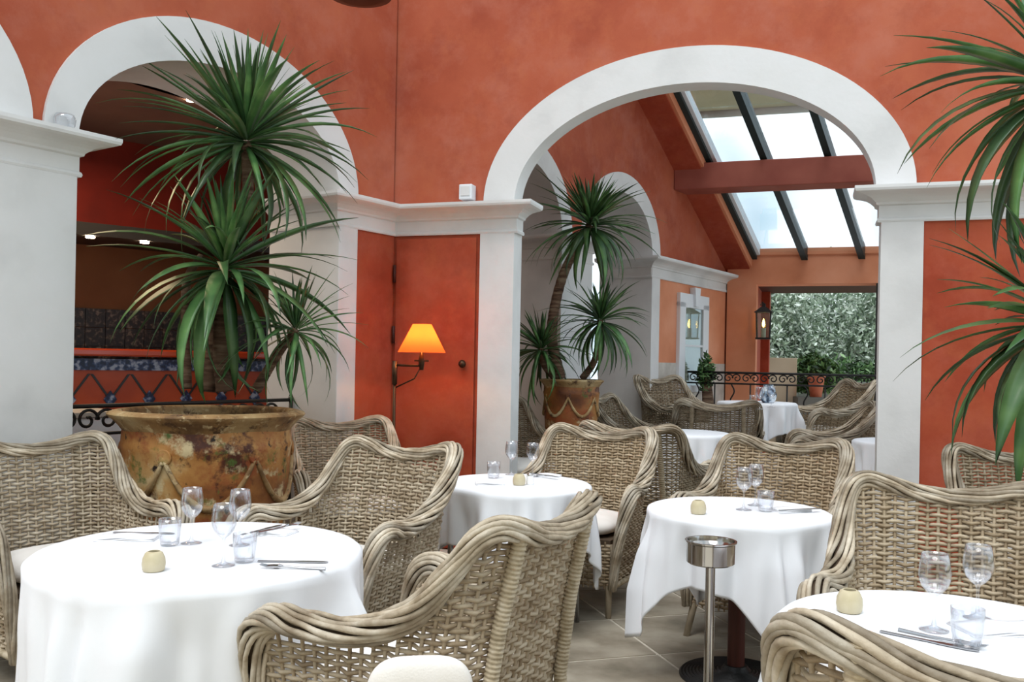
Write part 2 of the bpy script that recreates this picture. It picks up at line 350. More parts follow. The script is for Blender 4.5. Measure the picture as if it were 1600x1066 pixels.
# ---------- wall C (inside left) and its arches
TC = .6
mb = arch_wall(fC, -3.62, 2.1, [(-2.73, .85, .8), (-.85, .85, .78)], lambda s_: min(4.95, 2.62 + .6 * (1.98 - s_) + .06), 0, TC)
st(mb.build('wall_inner_left', M['orange']), 'orange wall of the room beyond, with two narrow arches')
arch_band(fC, -.85, .85, .78, .65, .58, -.02, TC + .02, 'trim_7', M['white'], 'white surround of the arch right of the middle dracaena', 32)
arch_band(fC, -2.73, .85, .8, .67, .6, -.02, TC + .02, 'trim_8', M['white'], 'white surround of the arch left of the middle dracaena', 32)
for a, b in [(-2.06, -1.5), (-.2, 0)]:
    mb = MB(); mb.prism([(a, 0), (b, 0), (b, ZC), (a, ZC)], fC, -.02, TC + .02); st(mb.build('wall_inner_pier', M['white']), 'white pier of the inner arches, ' + ('behind the middle plant' if a < -1 else 'right of the arches'))
mb = MB(); mb.prism([(0, 0), (1.98, 0), (1.98, ZI), (0, ZI)], fC, -.006, .02); st(mb.build('wall_strip', M['orange_pale']), 'pale orange wall around the small inner window')
cornice([fC(-2.05, TC, 0), fC(-2.05, 0, 0), fC(-1.5, 0, 0), fC(-1.5, TC, 0)], 'trim_9', 'white cornice of the pier behind the middle dracaena')
cornice([fC(-.2, TC, 0), fC(-.2, 0, 0), fC(1.98, 0, 0)], 'trim_10', 'white cornice above the small inner window')
mb = MB(); mb.prism([(0, .28), (1.98, .28), (1.98, 1.42), (0, 1.42)], fC, -.012, .02); st(mb.build('trim_11', M['marble']), 'pale dado band below the small inner window')
# small window in wall C
wn = bpy.data.objects.new('window_1', None); COL.objects.link(wn); st(wn, 'small window with white surround and keystone in the pale orange wall')
for a, b, z0, z1 in [(.48, .64, 1.15, 2.12), (1.16, 1.33, 1.15, 2.12), (.48, 1.33, 2.06, 2.22), (.44, 1.37, 1.08, 1.16)]:
    mb = MB(); mb.prism([(a, z0), (b, z0), (b, z1), (a, z1)], fC, -.05, 0); mb.build('window_surround', M['frame_white'], wn, bevel=.006)
mb = MB(); mb.prism([(.86, 2.08), (.96, 2.08), (.99, 2.30), (.83, 2.30)], fC, -.08, -.01); mb.build('keystone', M['frame_white'], wn)
mb = MB(); mb.prism([(.64, 1.16), (1.16, 1.16), (1.16, 2.06), (.64, 2.06)], fC, -.014, -.008); mb.build('window_recess', M['cream'], wn)
mb = MB(); mb.prism([(.64, 1.16), (1.16, 1.16), (1.16, 2.06), (.64, 2.06)], fC, -.034, -.030); mb.build('pane', M['pane'], wn)
for z in (1.61,): mb = MB(); mb.prism([(.64, z), (1.16, z), (1.16, z + .025), (.64, z + .025)], fC, -.045, -.03); mb.build('glazing_bar', M['frame_white'], wn)
# ---------- wall D (far) with opening, header, porch side
ZS = 2.62
def q(f, s0, s1, z0, z1, d0, d1, name, m, lab=None, parent=None, **k):
    mb = MB(); mb.prism([(s0, z0), (s1, z0), (s1, z1), (s0, z1)], f, d0, d1); o = mb.build(name, m, parent, **k)
    if parent is None: st(o, lab)
    return o
q(fD, 0, .36, 0, ZS + .22, 0, .35, 'wall_far', M['orange_pale'], 'pale orange wall between inner window and garden opening')
q(fD, .36, 3.4, 2.43, ZS + .22, 0, .35, 'wall_far_lintel', M['orange_pale'], 'orange lintel over the garden opening')
q(fD, 1.76, 1.86, 0, 2.43, 0, .12, 'trim_12', M['iron'], 'dark post at the right of the garden opening')
q(fD, 1.86, 3.4, 0, 2.43, 0, .35, 'wall_far', M['orange_pale'], 'orange wall right of the garden opening')
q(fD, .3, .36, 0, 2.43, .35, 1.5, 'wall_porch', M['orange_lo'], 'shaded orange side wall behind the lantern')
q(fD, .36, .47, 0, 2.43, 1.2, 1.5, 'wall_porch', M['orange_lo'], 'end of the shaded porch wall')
q(fD, .36, 3.0, 2.43, 2.55, .35, 1.5, 'ceiling_porch', M['darkwood'], 'dark porch ceiling over the garden opening')
# ---------- sloped ceiling with skylight over room beyond B; coordinates (t along dB from C corner, m metres back towards wall B along dA)
P0 = fD(0, 0, 0)
SL = .60
def rf(t, m, h=0.):
    x = P0[0] + t * dB[0] - m * dA[0]; y = P0[1] + t * dB[1] - m * dA[1]
    return (x, y, ZS + SL * m + h)
def slab(t0, t1, m0, m1, h0, h1, name, mt, lab=None, parent=None, kind=True):
    mb = MB(); V = [rf(t, m, h) for h in (h0, h1) for t, m in ((t0, m0), (t1, m0), (t1, m1), (t0, m1))]
    mb.add(V, [(0, 1, 2, 3), (4, 7, 6, 5), (0, 4, 5, 1), (1, 5, 6, 2), (2, 6, 7, 3), (3, 7, 4, 0)]); o = mb.build(name, mt, parent)
    if kind and parent is None: st(o, lab)
    return o
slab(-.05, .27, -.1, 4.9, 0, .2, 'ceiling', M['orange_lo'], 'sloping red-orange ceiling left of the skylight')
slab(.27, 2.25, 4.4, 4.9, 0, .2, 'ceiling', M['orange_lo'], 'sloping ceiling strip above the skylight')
sk = bpy.data.objects.new('window_2', None); COL.objects.link(sk); st(sk, 'large sloping skylight with dark glazing bars behind the wide arch')
slab(.27, .30, .0, 4.4, .02, .26, 'skylight_frame', M['orange_pale'], parent=sk)
slab(.30, .36, -.05, 4.4, .12, .24, 'skylight_frame', M['mullion'], parent=sk)
slab(.36, .40, .0, 4.4, .16, .28, 'skylight_frame', M['frame_white'], parent=sk)
slab(.27, 3.3, -.3, .02, .16, .24, 'skylight_frame', M['orange_pale'], parent=sk)
for t in (.89, 1.55, 2.2, 2.85, 3.3): slab(t, t + .075, -.06, 4.4, .10, .26, 'glazing_bar', M['mullion'], parent=sk)
for t0, t1 in ((.40, .89), (.965, 1.55), (1.625, 2.2), (2.275, 2.85), (2.925, 3.3)):  # bays at the right end are out of view, added to brighten the room
    slab(t0, t1, .0, 2.15, .19, .20, 'pane', M['pane'], parent=sk); slab(t0, t1, 2.15, 4.4, .19, .20, 'pane', M['pane'], parent=sk)
mb = MB(); Z1 = ZS + SL * 1.3; V = []
for mm in (1.25, 1.6):
    for t in (-.03, 3.2):
        x, y, _ = rf(t, mm); V += [(x, y, Z1 - .04), (x, y, Z1 + .25)]
mb.add(V, [(0, 1, 3, 2), (4, 6, 7, 5), (0, 4, 5, 1), (2, 3, 7, 6), (0, 2, 6, 4), (1, 5, 7, 3)]); st(mb.build('trim_13', M['beam'], bevel=.01), 'dark red tie beam crossing below the skylight')
# unseen glazed right side, added to let more light into the far room
a, b = Vector(fB(5.2, TB, 0)), Vector(fD(3.3, 0, 0)); dd = (b - a).normalized(); fR = frame((a.x, a.y), (dd.x, dd.y)); Lr = (b - a).length
gw = bpy.data.objects.new('window_added', None); COL.objects.link(gw); st(gw, 'unseen glazed side added to light the far room, right of the wide arch')
for k in range(6): q(fR, Lr * k / 5 - .03, Lr * k / 5 + .03, 0, 3.0, 0, .06, 'glazing_bar', M['frame_white'], None, gw)
for z in (.5, 2.4, 2.95): q(fR, 0, Lr, z, z + .05, .005, .055, 'glazing_bar', M['frame_white'], None, gw)
for k in range(5): q(fR, Lr * k / 5 + .03, Lr * (k + 1) / 5 - .03, .55, 2.4, .025, .03, 'pane', M['pane'], None, gw)
# rooms behind wall A / C: hall with kitchen
HD = (math.cos(math.radians(40)), math.sin(math.radians(40)))
K0 = (-6.2, 4.55); fK = frame(K0, HD)
q(fK, 0, 7.2, .28, 3.35, .9, 1.05, 'wall_kitchen', M['red_dark'], 'dark red wall behind the kitchen counter in the left arch')
q(fK, 0, 6.0, .28, 2.36, .86, .9, 'wall_kitchen', M['ochre'], 'brown ochre wall below the dark canopy')
mb = MB(); mb.prism([(-6.4, 0), (0.6, 0), (0.6, 3.3), (-6.4, 3.3)], lambda s, k, z: fA(s, k, z), 3.5, 3.6)
q(fC, -3.9, 2.2, 0, 4.2, 3.4, 3.5, 'wall_hall', M['taupe'], 'taupe wall of the hall behind the inner arches')
mb = MB(); mb.add([fA(-6.2, TA, 3.3), fA(-.02, TA, 3.3), fC(-.02, TC, 3.3), fC(2.1, TC, 3.3), fC(2.1, 3.5, 3.3), fC(-3.9, 3.5, 3.3), fA(-6.2, 5, 3.3)], [(0, 1, 2, 3, 4, 5, 6)]); mb.add([(v[0], v[1], 3.4) for v in mb.v[:7]], [(0, 1, 2, 3, 4, 5, 6)])
st(mb.build('ceiling_hall', M['brown_ceiling']), 'brown ceiling seen through the left arch')
q(fC, -1.55, -1.05, .1, 2.3, 1.2, 1.3, 'wall_hall_panel', M['darkwood'], 'dark brown panel seen through the inner arch behind the plant')
q(fA, -6.2, -.5, 3.3, 3.4, TA - .02, TA + .5, 'ceiling_hall_edge', M['brown_ceiling'], 'edge of brown ceiling behind left arch')
q(frame(fA(-6.2, TA, 0)[:2], (-.824, .566)), 0, 4, 0, 3.3, 0, .1, 'wall_kitchen_side', M['red_dark'], 'dark side wall of the kitchen') if False else None
mb = MB(); mb.box((-7, -3.9, 0), (8, -3.6, 4.2)); st(mb.build('wall_unseen', M['cream']), 'unseen cream wall added behind the camera to hold back sky light')  # added out of view to reduce sky light on the front walls
# ---------- floors
mb = MB(); mb.box((-9, -5, -.1), (9, 7.0, 0)); st(mb.build('floor', M['mortar']), 'floor bed with light joints under the stone tiles')
fl = bpy.data.objects['floor']
qx, qy = .3173, .9483
def qline(q0, x): return (q0 - qx * x) / qy
def platform(q0, q1, z, name, lab):
    mb = MB(); V = []
    for zz in (-.05 if z > .12 else -.08, z):
        V += [(-3.2 if z < .2 else -9, qline(q0, -3.2 if z < .2 else -9), zz), (7, qline(q0, 7), zz), (7, qline(q1, 7), zz), (-3.2 if z < .2 else -9, qline(q1, -3.2 if z < .2 else -9), zz)]
    mb.add(V, [(0, 1, 2, 3), (4, 5, 6, 7), (0, 1, 5, 4), (1, 2, 6, 5), (2, 3, 7, 6), (3, 0, 4, 7)]); st(mb.build(name, M['stone']), lab)
mb = MB(); V = []
for zz in (-.05, .1): V += [fB(.0, .5, zz), fB(6, .5, zz), fB(6, 3.0, zz), fB(-.6, 3.0, zz)]
mb.add(V, [(0, 1, 2, 3), (4, 5, 6, 7), (0, 1, 5, 4), (1, 2, 6, 5), (2, 3, 7, 6), (3, 0, 4, 7)]); st(mb.build('floor_terrace', M['marble']), 'stone floor one low step up, beyond the wide arch')
mb = MB(); V = []
for zz in (-.05, .28): V += [fB(-1.2, 3.0, zz), fB(6, 3.0, zz), fD(3.5, .2, zz), fD(-.4, .2, zz)]
mb.add(V, [(0, 1, 2, 3), (4, 5, 6, 7), (0, 1, 5, 4), (1, 2, 6, 5), (2, 3, 7, 6), (3, 0, 4, 7)]); st(mb.build('floor_terrace', M['marble']), 'raised stone floor by the far railing')
mb = MB(); V = []
for zz in (-.05, .28): V += [fA(-6.3, .25, zz), fA(-.4, .25, zz), fC(-3.6, .25, zz), fC(2.1, .25, zz), fC(2.1, 3.5, zz), fC(-3.9, 3.5, zz), fA(-6.3, 5.2, zz)]
mb.add(V, [tuple(range(7)), tuple(range(7, 14))] + [(i, (i + 1) % 7, (i + 1) % 7 + 7, i + 7) for i in range(7)]); st(mb.build('floor_hall', M['marble']), 'pale raised floor of the hall behind the arches')
# stone tiles, as pieces of the floor
ta = math.radians(16.4); e1 = Vector((math.cos(ta), math.sin(ta))); e2 = Vector((-math.sin(ta), math.cos(ta)))
TS = .60; tm = []
for k in range(3):
    mb = MB(); g = .009
    mb.box((g, g, -.02), (TS - g, TS - g, .0035)); me = mb.mesh('tile'); me.materials.append(M['stone']); tm.append(me)
cnt = 0
for i in range(-9, 12):
    for j in range(0, 14):
        p = e1 * (i * TS + .12) + e2 * (j * TS + .33); c = p + (e1 + e2) * TS / 2
        sA = (c.x - COR[0]) * -dA[1] + (c.y - COR[1]) * dA[0]      # >0: behind wall A
        qq = qx * c.x + qy * c.y
        if c.y < 1.2 or abs(c.x) > .62 * c.y + .6 or qq > 6.15 or sA > .3: continue
        o = bpy.data.objects.new('tile', tm[cnt % 3]); COL.objects.link(o); o.parent = fl
        o.location = (p.x, p.y, random.uniform(-.001, .001)); o.rotation_euler = (0, 0, ta); cnt += 1
# outside ground
mb = MB(); mb.box((-20, 12.3, -.1), (30, 40, 0)); mb.box((7.2, -2, -.1), (30, 12.3, 0)); st(mb.build('floor_garden', M['grass']), 'garden ground beyond the railing')
# ------------------------------------------------------------------ rattan wing chair
RIM = [(0, 0, -.41, .925), (.14, .12, -.412, .938), (.25, .225, -.405, .968), (.33, .292, -.385, .978), (.385, .330, -.35, .95), (.44, .345, -.295, .875), (.52, .345, -.20, .765), (.60, .346, -.09, .70), (.70, .355, .03, .668), (.80, .37, .14, .672), (.88, .385, .225, .682), (.94, .39, .285, .655), (.975, .382, .312, .60), (1.0, .368, .322, .53)]
PLAN = [(0, 0, -.30), (.14, .12, -.30), (.25, .21, -.292), (.33, .262, -.27), (.39, .29, -.235), (.45, .305, -.19), (.52, .312, -.13), (.60, .315, -.05), (.70, .316, .06), (.80, .315, .16), (.88, .314, .23), (.94, .312, .28), (.975, .31, .30), (1.0, .308, .31)]
aa = np.linspace(0, 1, 401); rimA = catmull(RIM, aa); planA = catmull(PLAN, aa)
def chair_pt(a, z):
    s = 1 if a >= 0 else -1; b = abs(a)
    r = [np.interp(b, aa, rimA[:, k]) for k in range(3)]; p = [np.interp(b, aa, planA[:, k]) for k in range(2)]
    t = min(1, max(0, (z - .14) / (r[2] - .14))); e = .25 * t + .75 * t ** 2.2
    return Vector((s * (p[0] + (r[0] - p[0]) * e), p[1] + (r[1] - p[1]) * e, z))
def rimz(a): return np.interp(abs(a), aa, rimA[:, 2])
# arc-length stakes along plan at mid height
mid = [(a, (planA[i, :2] + rimA[i, :2]) / 2) for i, a in enumerate(aa)]
cum = np.concatenate([[0], np.cumsum([np.linalg.norm(mid[i + 1][1] - mid[i][1]) for i in range(400)])])
NS = 26; half = [np.interp(k * cum[-1] / NS, cum, aa) for k in range(NS + 1)]
stk = [-x for x in reversed(half[1:])] + half          # stake parameters
def strand(mb, pts, nrm, hh, ww):
    V = []; n = len(pts)
    for p, nn in zip(pts, nrm):
        V += [p + Vector((0, 0, hh)), p + nn * ww, p - Vector((0, 0, hh)), p - nn * ww]
    F = [(i * 4 + k, i * 4 + (k + 1) % 4, i * 4 + 4 + (k + 1) % 4, i * 4 + 4 + k) for i in range(n - 1) for k in range(4)]
    mb.add(V, F)
def weave():
    mb = MB(); z = .17; row = 0
    while z < 1.01:
        for lo in (0,):
            seg = []
            runs = []
            for i in range(len(stk)):
                for sub in (0, .5):
                    if i == len(stk) - 1 and sub: continue
                    a = stk[i] + (stk[i + 1] - stk[i]) * sub if sub else stk[i]
                    gap = rimz(a) - z
                    ok = gap > .012 and not (abs(a) > .44 and gap < .06 and row % 2)
                    if ok:
                        p = chair_pt(a, z); p1 = chair_pt(a + .004, z); p0 = chair_pt(a - .004, z); t = (p1 - p0); nn = Vector((t.y, -t.x, 0)).normalized()
                        w = 0 if sub else (.0075 if (i + row) % 2 else -.0075); zw = (.0024 if i % 2 else -.0024) * (0 if sub else 1)
                        seg.append((p + nn * w + Vector((0, 0, zw + random.uniform(-.0014, .0014))), nn))
                    else:
                        if len(seg) > 2: runs.append(seg)
                        seg = []
            if len(seg) > 2: runs.append(seg)
            for sg in runs: strand(mb, [x[0] for x in sg], [x[1] for x in sg], (.0070), .0058)
        z += .0168; row += 1
    # front apron
    z = .17; row = 0
    while z < .40:
        pts = [Vector((-.30 + .60 * i / 40, .305 + (.006 * (-1) ** (i // 2 + row) if i % 2 == 0 else 0) + .03 * math.sin(math.pi * i / 40), z)) for i in range(41)]
        strand(mb, pts, [Vector((0, 1, 0))] * 41, .0078, .005); z += .0178; row += 1
    return mb
def stakes():
    mb = MB()
    for a in stk[1:-1]:
        zt = rimz(a); mb.tube([chair_pt(a, .15 + (zt - .15) * k / 7) for k in range(8)], .0062, 5, False)
    for i in range(1, 20): x = -.30 + .6 * i / 20; y = .305 + .03 * math.sin(math.pi * i / 20); mb.tube([(x, y, .15), (x, y, .41)], .0055, 4, False)
    return mb
path = []
for k in range(-64, 65):
    a = abs(k) / 64; s = 1 if k >= 0 else -1
    r = [np.interp(a, aa, rimA[:, j]) for j in range(3)]; path.append(Vector((s * r[0], r[1], r[2])))
tail = [Vector((.35, .325, .44)), Vector((.335, .322, .34)), Vector((.322, .32, .22)), Vector((.315, .318, .15))]
path = [Vector((-p.x, p.y, p.z)) for p in reversed(tail)] + path + tail
def rim_frames():
    N = len(path); L = 0; out_ = []
    prev = None
    for i in range(N):
        t = (path[min(i + 1, N - 1)] - path[max(i - 1, 0)]).normalized()
        if i: L += (path[i] - path[i - 1]).length
        o_ = Vector((path[i].x, path[i].y + .02, 0)); o_ = (o_ - t * o_.dot(t)).normalized(); u = t.cross(o_)
        if prev is not None and u.dot(prev) < 0: u = -u
        prev = u; e = min(i, N - 1 - i); bk = min(1, max(0, (path[i].z - .72) / .16)); out_.append((t, o_, u, L, min(1, .5 + .5 * e / 7) * (1 - .24 * bk)))
    return out_
RF = rim_frames(); LT = RF[-1][3]
def rim_strand(j, n=12):
    P = []; R = []
    for i, (t, o_, u, L, tp) in enumerate(RF):
        sgn = 1 if L < LT / 2 else -1
        ph = 2 * math.pi * j / n + 4.4 * (L - LT / 2) + .10 * math.sin(L * 13 + j * 2.3)
        rr = (.032 + .0045 * math.sin(L * 19 + j * 1.7)) * tp
        P.append(path[i] + o_ * (.012 * tp + rr * 1.3 * math.cos(ph)) + u * rr * math.sin(ph)); R.append(.0088 * (.7 + .3 * tp) * (1 + .1 * math.sin(L * 40 + j * 3)))
    mb = MB(); mb.tube(P, R, 6); return mb
def rim_core():
    mb = MB(); mb.tube([path[i] + f_[1] * .012 * f_[4] for i, f_ in enumerate(RF)], [.024 * f_[4] for f_ in RF], 8); return mb
def wrapped(pts, r, step=.0125, n=8):
    pts = [Vector(p) for p in pts]; out = []; rad = []
    for a, b in zip(pts, pts[1:]):
        k = max(3, int((b - a).length / step * 3))
        for i in range(k): out.append(a.lerp(b, i / k)); rad.append(r * (.84, 1.1, 1.1)[len(rad) % 3])
    out.append(pts[-1]); rad.append(r); mb = MB(); mb.tube(out, rad, n); return mb
def cushion_mesh():
    mb = MB(); n, m = 36, 10; V = []; 
    for i in range(m + 1):
        v = -math.pi / 2 + math.pi * i / m
        for k in range(n):
            a = 2 * math.pi * k / n; ca, sa = math.cos(a), math.sin(a); cv = max(0, math.cos(v)) ** .35; e = .5
            x = math.copysign(abs(ca) ** e, ca) * cv; y = math.copysign(abs(sa) ** e, sa) * cv; zz = math.copysign(abs(math.sin(v)) ** .8, math.sin(v))
            V.append((x * .275, y * .27 + .02, .46 + zz * (.045 + .022 * max(0, 1 - x * x - y * y))))
    F = [(i * n + k, i * n + (k + 1) % n, (i + 1) * n + (k + 1) % n, (i + 1) * n + k) for i in range(m) for k in range(n)]
    return mb.add(V, F)
def make_chair(label, loc, rz):
    t = thing('rattan_armchair', label, 'armchair', loc, rz, 'grey rattan wing armchairs')
    o = weave().build('woven_shell', M['rattan'], t, smooth=True); o['kind'] = 'stuff'; print('weave tris', len(o.data.polygons) * 2)
    o = stakes().build('woven_stakes', M['rattan'], t, smooth=True); o['kind'] = 'stuff'
    for j in range(12): rim_strand(j).build('rim_strand', M['rim'], t, smooth=True)
    rim_core().build('rim_core', M['seatbase'], t, smooth=True)
    cushion_mesh().build('seat_cushion', M['cushion'], t, smooth=True)
    mb = MB(); mb.box((-.29, -.25, .385), (.29, .28, .412)); mb.build('seat_base', M['seatbase'], t)
    for s in (-1, 1):
        pz = [(s * .24, -.345, .14), (s * .235, -.335, .45), (s * .225, -.37, .7), (s * .215, -.43, .98)]
        wrapped(pz, .02).build('back_post', M['wrap'], t, smooth=True)
        mb = MB(); mb.tube([(s * .27, -.42, 0), (s * .24, -.345, .16)], [.016, .02], 10); mb.build('leg', M['legwood'], t, smooth=True)
        mb = MB(); mb.tube([(s * .31, .35, 0), (s * .285, .28, .2), (s * .28, .27, .39)], [.016, .02, .02], 10); mb.build('leg', M['legwood'], t, smooth=True)
        wrapped([(s * .245, -.34, .46), (s * .325, -.20, .47)], .02).build('side_stretcher', M['wrap'], t, smooth=True)
        wrapped([(s * .345, -.15, .17), (s * .335, .05, .165), (s * .32, .3, .165)], .014).build('bottom_rail', M['wrap'], t, smooth=True)
    wrapped([(-.24, -.33, .165), (.24, -.33, .165)], .014).build('bottom_rail', M['wrap'], t, smooth=True)
    return t
def face(f): return math.atan2(-f[0], f[1])     # local +Y towards f
L1, L2 = .1, .28
CH = [  # x, y, z, facing, label, tint
    (-2.0, 4.05, 0, (.75, -.66), 'pale rattan wing armchair at the left edge, white cushion partly behind the large round table', (1.05, 1.05, 1.03, 1)),
    (-.73, 4.1, 0, (-.5, -.86), 'rattan wing armchair behind the right side of the large round table, turned to it', (1, .99, .95, 1)),
    (-1.0, 5.75, 0, (.45, -.89), 'rattan armchair standing right of the big glazed pot, only its back showing', (.95, .93, .88, 1)),
    (.42, 5.36, 0, (-.42, -.91), 'honey-brown rattan armchair behind the right side of the centre table by the door pilaster', (.98, .92, .82, 1)),
    (-.24, 2.7, 0, (-.88, .47), 'large foreground rattan armchair seen from its side and back, with thick braided arm', (1.03, 1, .94, 1)),
    (.94, 1.64, 0, (.5, .87), 'rattan armchair cropped by the bottom right corner, its back rim facing the camera', (1.08, 1.03, .95, 1)),
    (1.46, 2.95, 0, (-.42, -.91), 'rattan wing armchair facing the camera behind the bottom right table', (1.0, .97, .9, 1)),
    (1.37, 4.77, 0, (-.5, -.86), 'brown rattan armchair directly behind the table with the steel ashtray stand before it', (.95, .88, .78, 1)),
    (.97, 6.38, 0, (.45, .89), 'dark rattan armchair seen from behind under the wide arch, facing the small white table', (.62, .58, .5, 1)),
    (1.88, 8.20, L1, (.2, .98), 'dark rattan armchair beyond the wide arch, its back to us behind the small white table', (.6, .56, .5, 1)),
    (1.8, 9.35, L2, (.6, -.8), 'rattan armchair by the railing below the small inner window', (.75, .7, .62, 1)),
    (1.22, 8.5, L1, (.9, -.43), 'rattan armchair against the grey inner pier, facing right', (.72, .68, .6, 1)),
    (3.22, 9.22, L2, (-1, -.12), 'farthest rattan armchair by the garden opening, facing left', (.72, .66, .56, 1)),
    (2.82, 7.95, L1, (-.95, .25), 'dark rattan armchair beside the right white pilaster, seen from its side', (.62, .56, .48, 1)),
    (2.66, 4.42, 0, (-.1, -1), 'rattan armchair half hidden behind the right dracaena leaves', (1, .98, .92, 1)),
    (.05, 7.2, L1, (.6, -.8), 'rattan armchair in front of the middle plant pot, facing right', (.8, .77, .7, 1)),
]
chair0 = None
for x, y, z, f, lab, tint in CH:
    if chair0 is None:
        chair0 = make_chair(lab, (x, y, z), face(f))
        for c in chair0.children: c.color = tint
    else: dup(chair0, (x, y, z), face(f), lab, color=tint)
# ------------------------------------------------------------------ tables, cloths
def cloth_mesh(R, side, rot, seed, zt=.752, n=240, amp=1.0):
    rs = np.random.RandomState(seed); ph = rs.rand(6) * 6.28; V = [(0, 0, zt)]; F = []
    m1, m2 = 8, 26
    for i in range(1, m1 + 1):
        r = R * i / m1
        for k in range(n):
            a = 2 * math.pi * k / n; V.append((r * math.cos(a), r * math.sin(a), zt))
    for i in range(1, m2 + 1):
        t = i / m2
        for k in range(n):
            a = 2 * math.pi * k / n; b = (a - rot + math.pi / 4) % (math.pi / 2) - math.pi / 4
            dist = side / 2 / math.cos(b); hang = dist - R
            cn = abs(b) / (math.pi / 4)
            d = hang * t; rad = .014
            if d < rad * 1.57: dr = rad * math.sin(d / rad); dz = rad * (1 - math.cos(d / rad))
            else: dr = rad; dz = rad + d - rad * 1.57
            f = min(1, d / .2); fold = amp * f * f * (3 - 2 * f)
            w = .017 * math.sin(9 * a + ph[0]) + .012 * math.sin(14 * a + ph[1] + 2 * d) + .008 * math.sin(25 * a + ph[2])
            cf = .05 * cn ** 3 * (1 + .6 * math.sin(26 * b + ph[3])) - .028 * (1 - cn)
            dr += fold * (w + cf * min(1, d / .35) + .035 * d)
            V.append(((R + dr) * math.cos(a + .02 * fold * math.sin(7 * a + ph[4])), (R + dr) * math.sin(a + .02 * fold * math.sin(7 * a + ph[4])), zt - dz))
    for k in range(n): F.append((0, 1 + k, 1 + (k + 1) % n))
    for i in range(m1 + m2 - 1):
        for k in range(n): F.append((1 + i * n + k, 1 + (i + 1) * n + k, 1 + (i + 1) * n + (k + 1) % n, 1 + i * n + (k + 1) % n))
    me = bpy.data.meshes.new('tablecloth'); me.from_pydata(V, [], F); me.update(); return me
TB_ = [  # x,y,z,R,side,rot,label bits
    (-1.02, 2.98, 0, .513, 2.0, .5, 'large round table in the left foreground', 'pedestal'),
    (.03, 4.77, 0, .392, 1.36, -.85, 'round table at the centre before the door pilaster', 'legs'),
    (1.03, 4.02, 0, .392, 1.36, -.62, 'round table behind the steel ashtray stand', 'pedestal'),
    (1.10, 2.2, 0, .41, 1.40, .2, 'round table at the bottom right', 'pedestal'),
    (1.38, 7.25, L1, .38, 1.36, .3, 'small table under the skylight between two dark armchairs', 'pedestal'),
    (2.50, 9.12, L2, .38, 1.36, .5, 'farthest table by the railing', 'pedestal'),
    (2.98, 6.72, L1, .38, 1.36, .2, 'table mostly hidden by the right white pilaster', 'pedestal')]
for i, (x, y, z, R, side, rot, lab, kind) in enumerate(TB_):
    t = thing('round_table', 'black pedestal base of the ' + lab if kind == 'pedestal' else 'chrome legged ' + lab, 'table', (x, y, z), 0, 'round bistro tables')
    mb = MB(); mb.lathe([(0, .715), (R - .012, .715), (R - .006, .72), (R - .006, .742), (R - .012, .747), (0, .747)], 48); mb.build('tabletop', M['darkwood'], t, smooth=True, ang=30)
    if kind == 'pedestal':
        pr = [(0, 0), (.25, 0)] + [(.25 - .0075 * k, .010 + .0011 * k + (.006 if k % 2 else 0)) for k in range(25)] + [(.06, .045), (.05, .06), (.0, .06)]
        mb = MB(); mb.lathe(pr, 48); mb.build('base_plate', M['black'], t, smooth=True, ang=20)
        mb = MB(); mb.lathe([(0, .06), (.038, .06), (.038, .70), (0, .70)], 24); mb.build('column', M['darkwood'] if i == 2 else M['black'], t, smooth=True, ang=30)
        mb = MB(); mb.box((-.25, -.03, .695), (.25, .03, .715)); mb.box((-.03, -.25, .695), (.03, .25, .715)); mb.build('bracket', M['black'], t)
    else:
        for k in range(4):
            a = .15 + k * math.pi / 2; mb = MB(); mb.tube([(.35 * math.cos(a), .35 * math.sin(a), 0), (.33 * math.cos(a), .33 * math.sin(a), .715)], [.014, .016], 12); mb.build('leg', M['steel'], t, smooth=True)
        mb = MB(); mb.lathe([(.30, .68), (.34, .68), (.34, .715), (.30, .715)], 40); mb.build('table_frame', M['black'], t)
    me = cloth_mesh(R, side, rot, i + 3, amp=1.15); o = link('tablecloth', me, M['cloth']); o.location = (x, y, z)
    sd = o.modifiers.new('solid', 'SOLIDIFY'); sd.thickness = .0025; sd.offset = 1
    tag(o, 'white linen tablecloth on the ' + lab, 'tablecloth', 'white tablecloths')
# ------------------------------------------------------------------ tableware
def wine_glass_prof():
    return [(.0, .0), (.034, .0), (.035, .002), (.02, .005), (.006, .012), (.0038, .03), (.0036, .075), (.006, .085), (.018, .094), (.03, .108), (.0365, .125), (.038, .14), (.0355, .165), (.0315, .19), (.0303, .19), (.0343, .165), (.0365, .14), (.035, .126), (.029, .111), (.017, .098), (.0, .093)]
def tumbler_prof():
    return [(0, 0), (.026, 0), (.03, .004), (.034, .03), (.0365, .06), (.037, .09), (.0355, .09), (.035, .06), (.0325, .03), (.028, .012), (0, .011)]
def gl(prof, name, lab, cat, p, grp, mt='wglass', sc=1):
    key = name
    if key not in GLM: mb = MB(); mb.lathe(prof, 32); me = mb.mesh(name); me.materials.append(M[mt]); me.polygons.foreach_set('use_smooth', [True] * len(me.polygons)); GLM[key] = me
    o = bpy.data.objects.new(name, GLM[key]); COL.objects.link(o); o.location = p; o.scale = (sc,) * 3; o.rotation_euler = (0, 0, random.random() * 6)
    return tag(o, lab, cat, grp)
GLM = {}
ZT_ = .7555
def wg(px, py, lab, z=ZT_, sc=1): return gl(wine_glass_prof(), 'wine_glass', lab, 'wine glass', at(px, py, z), 'empty wine glasses', sc=sc)
def tb(px, py, lab, z=ZT_, sc=1): return gl(tumbler_prof(), 'tumbler', lab, 'glass', at(px, py, z), 'empty water tumblers', sc=sc)
wg(299, 849, 'wine glass at the back left of the large foreground table')
wg(349, 884, 'nearest wine glass on the large foreground table')
wg(374, 852, 'wine glass behind the tumbler at the middle of the large foreground table')
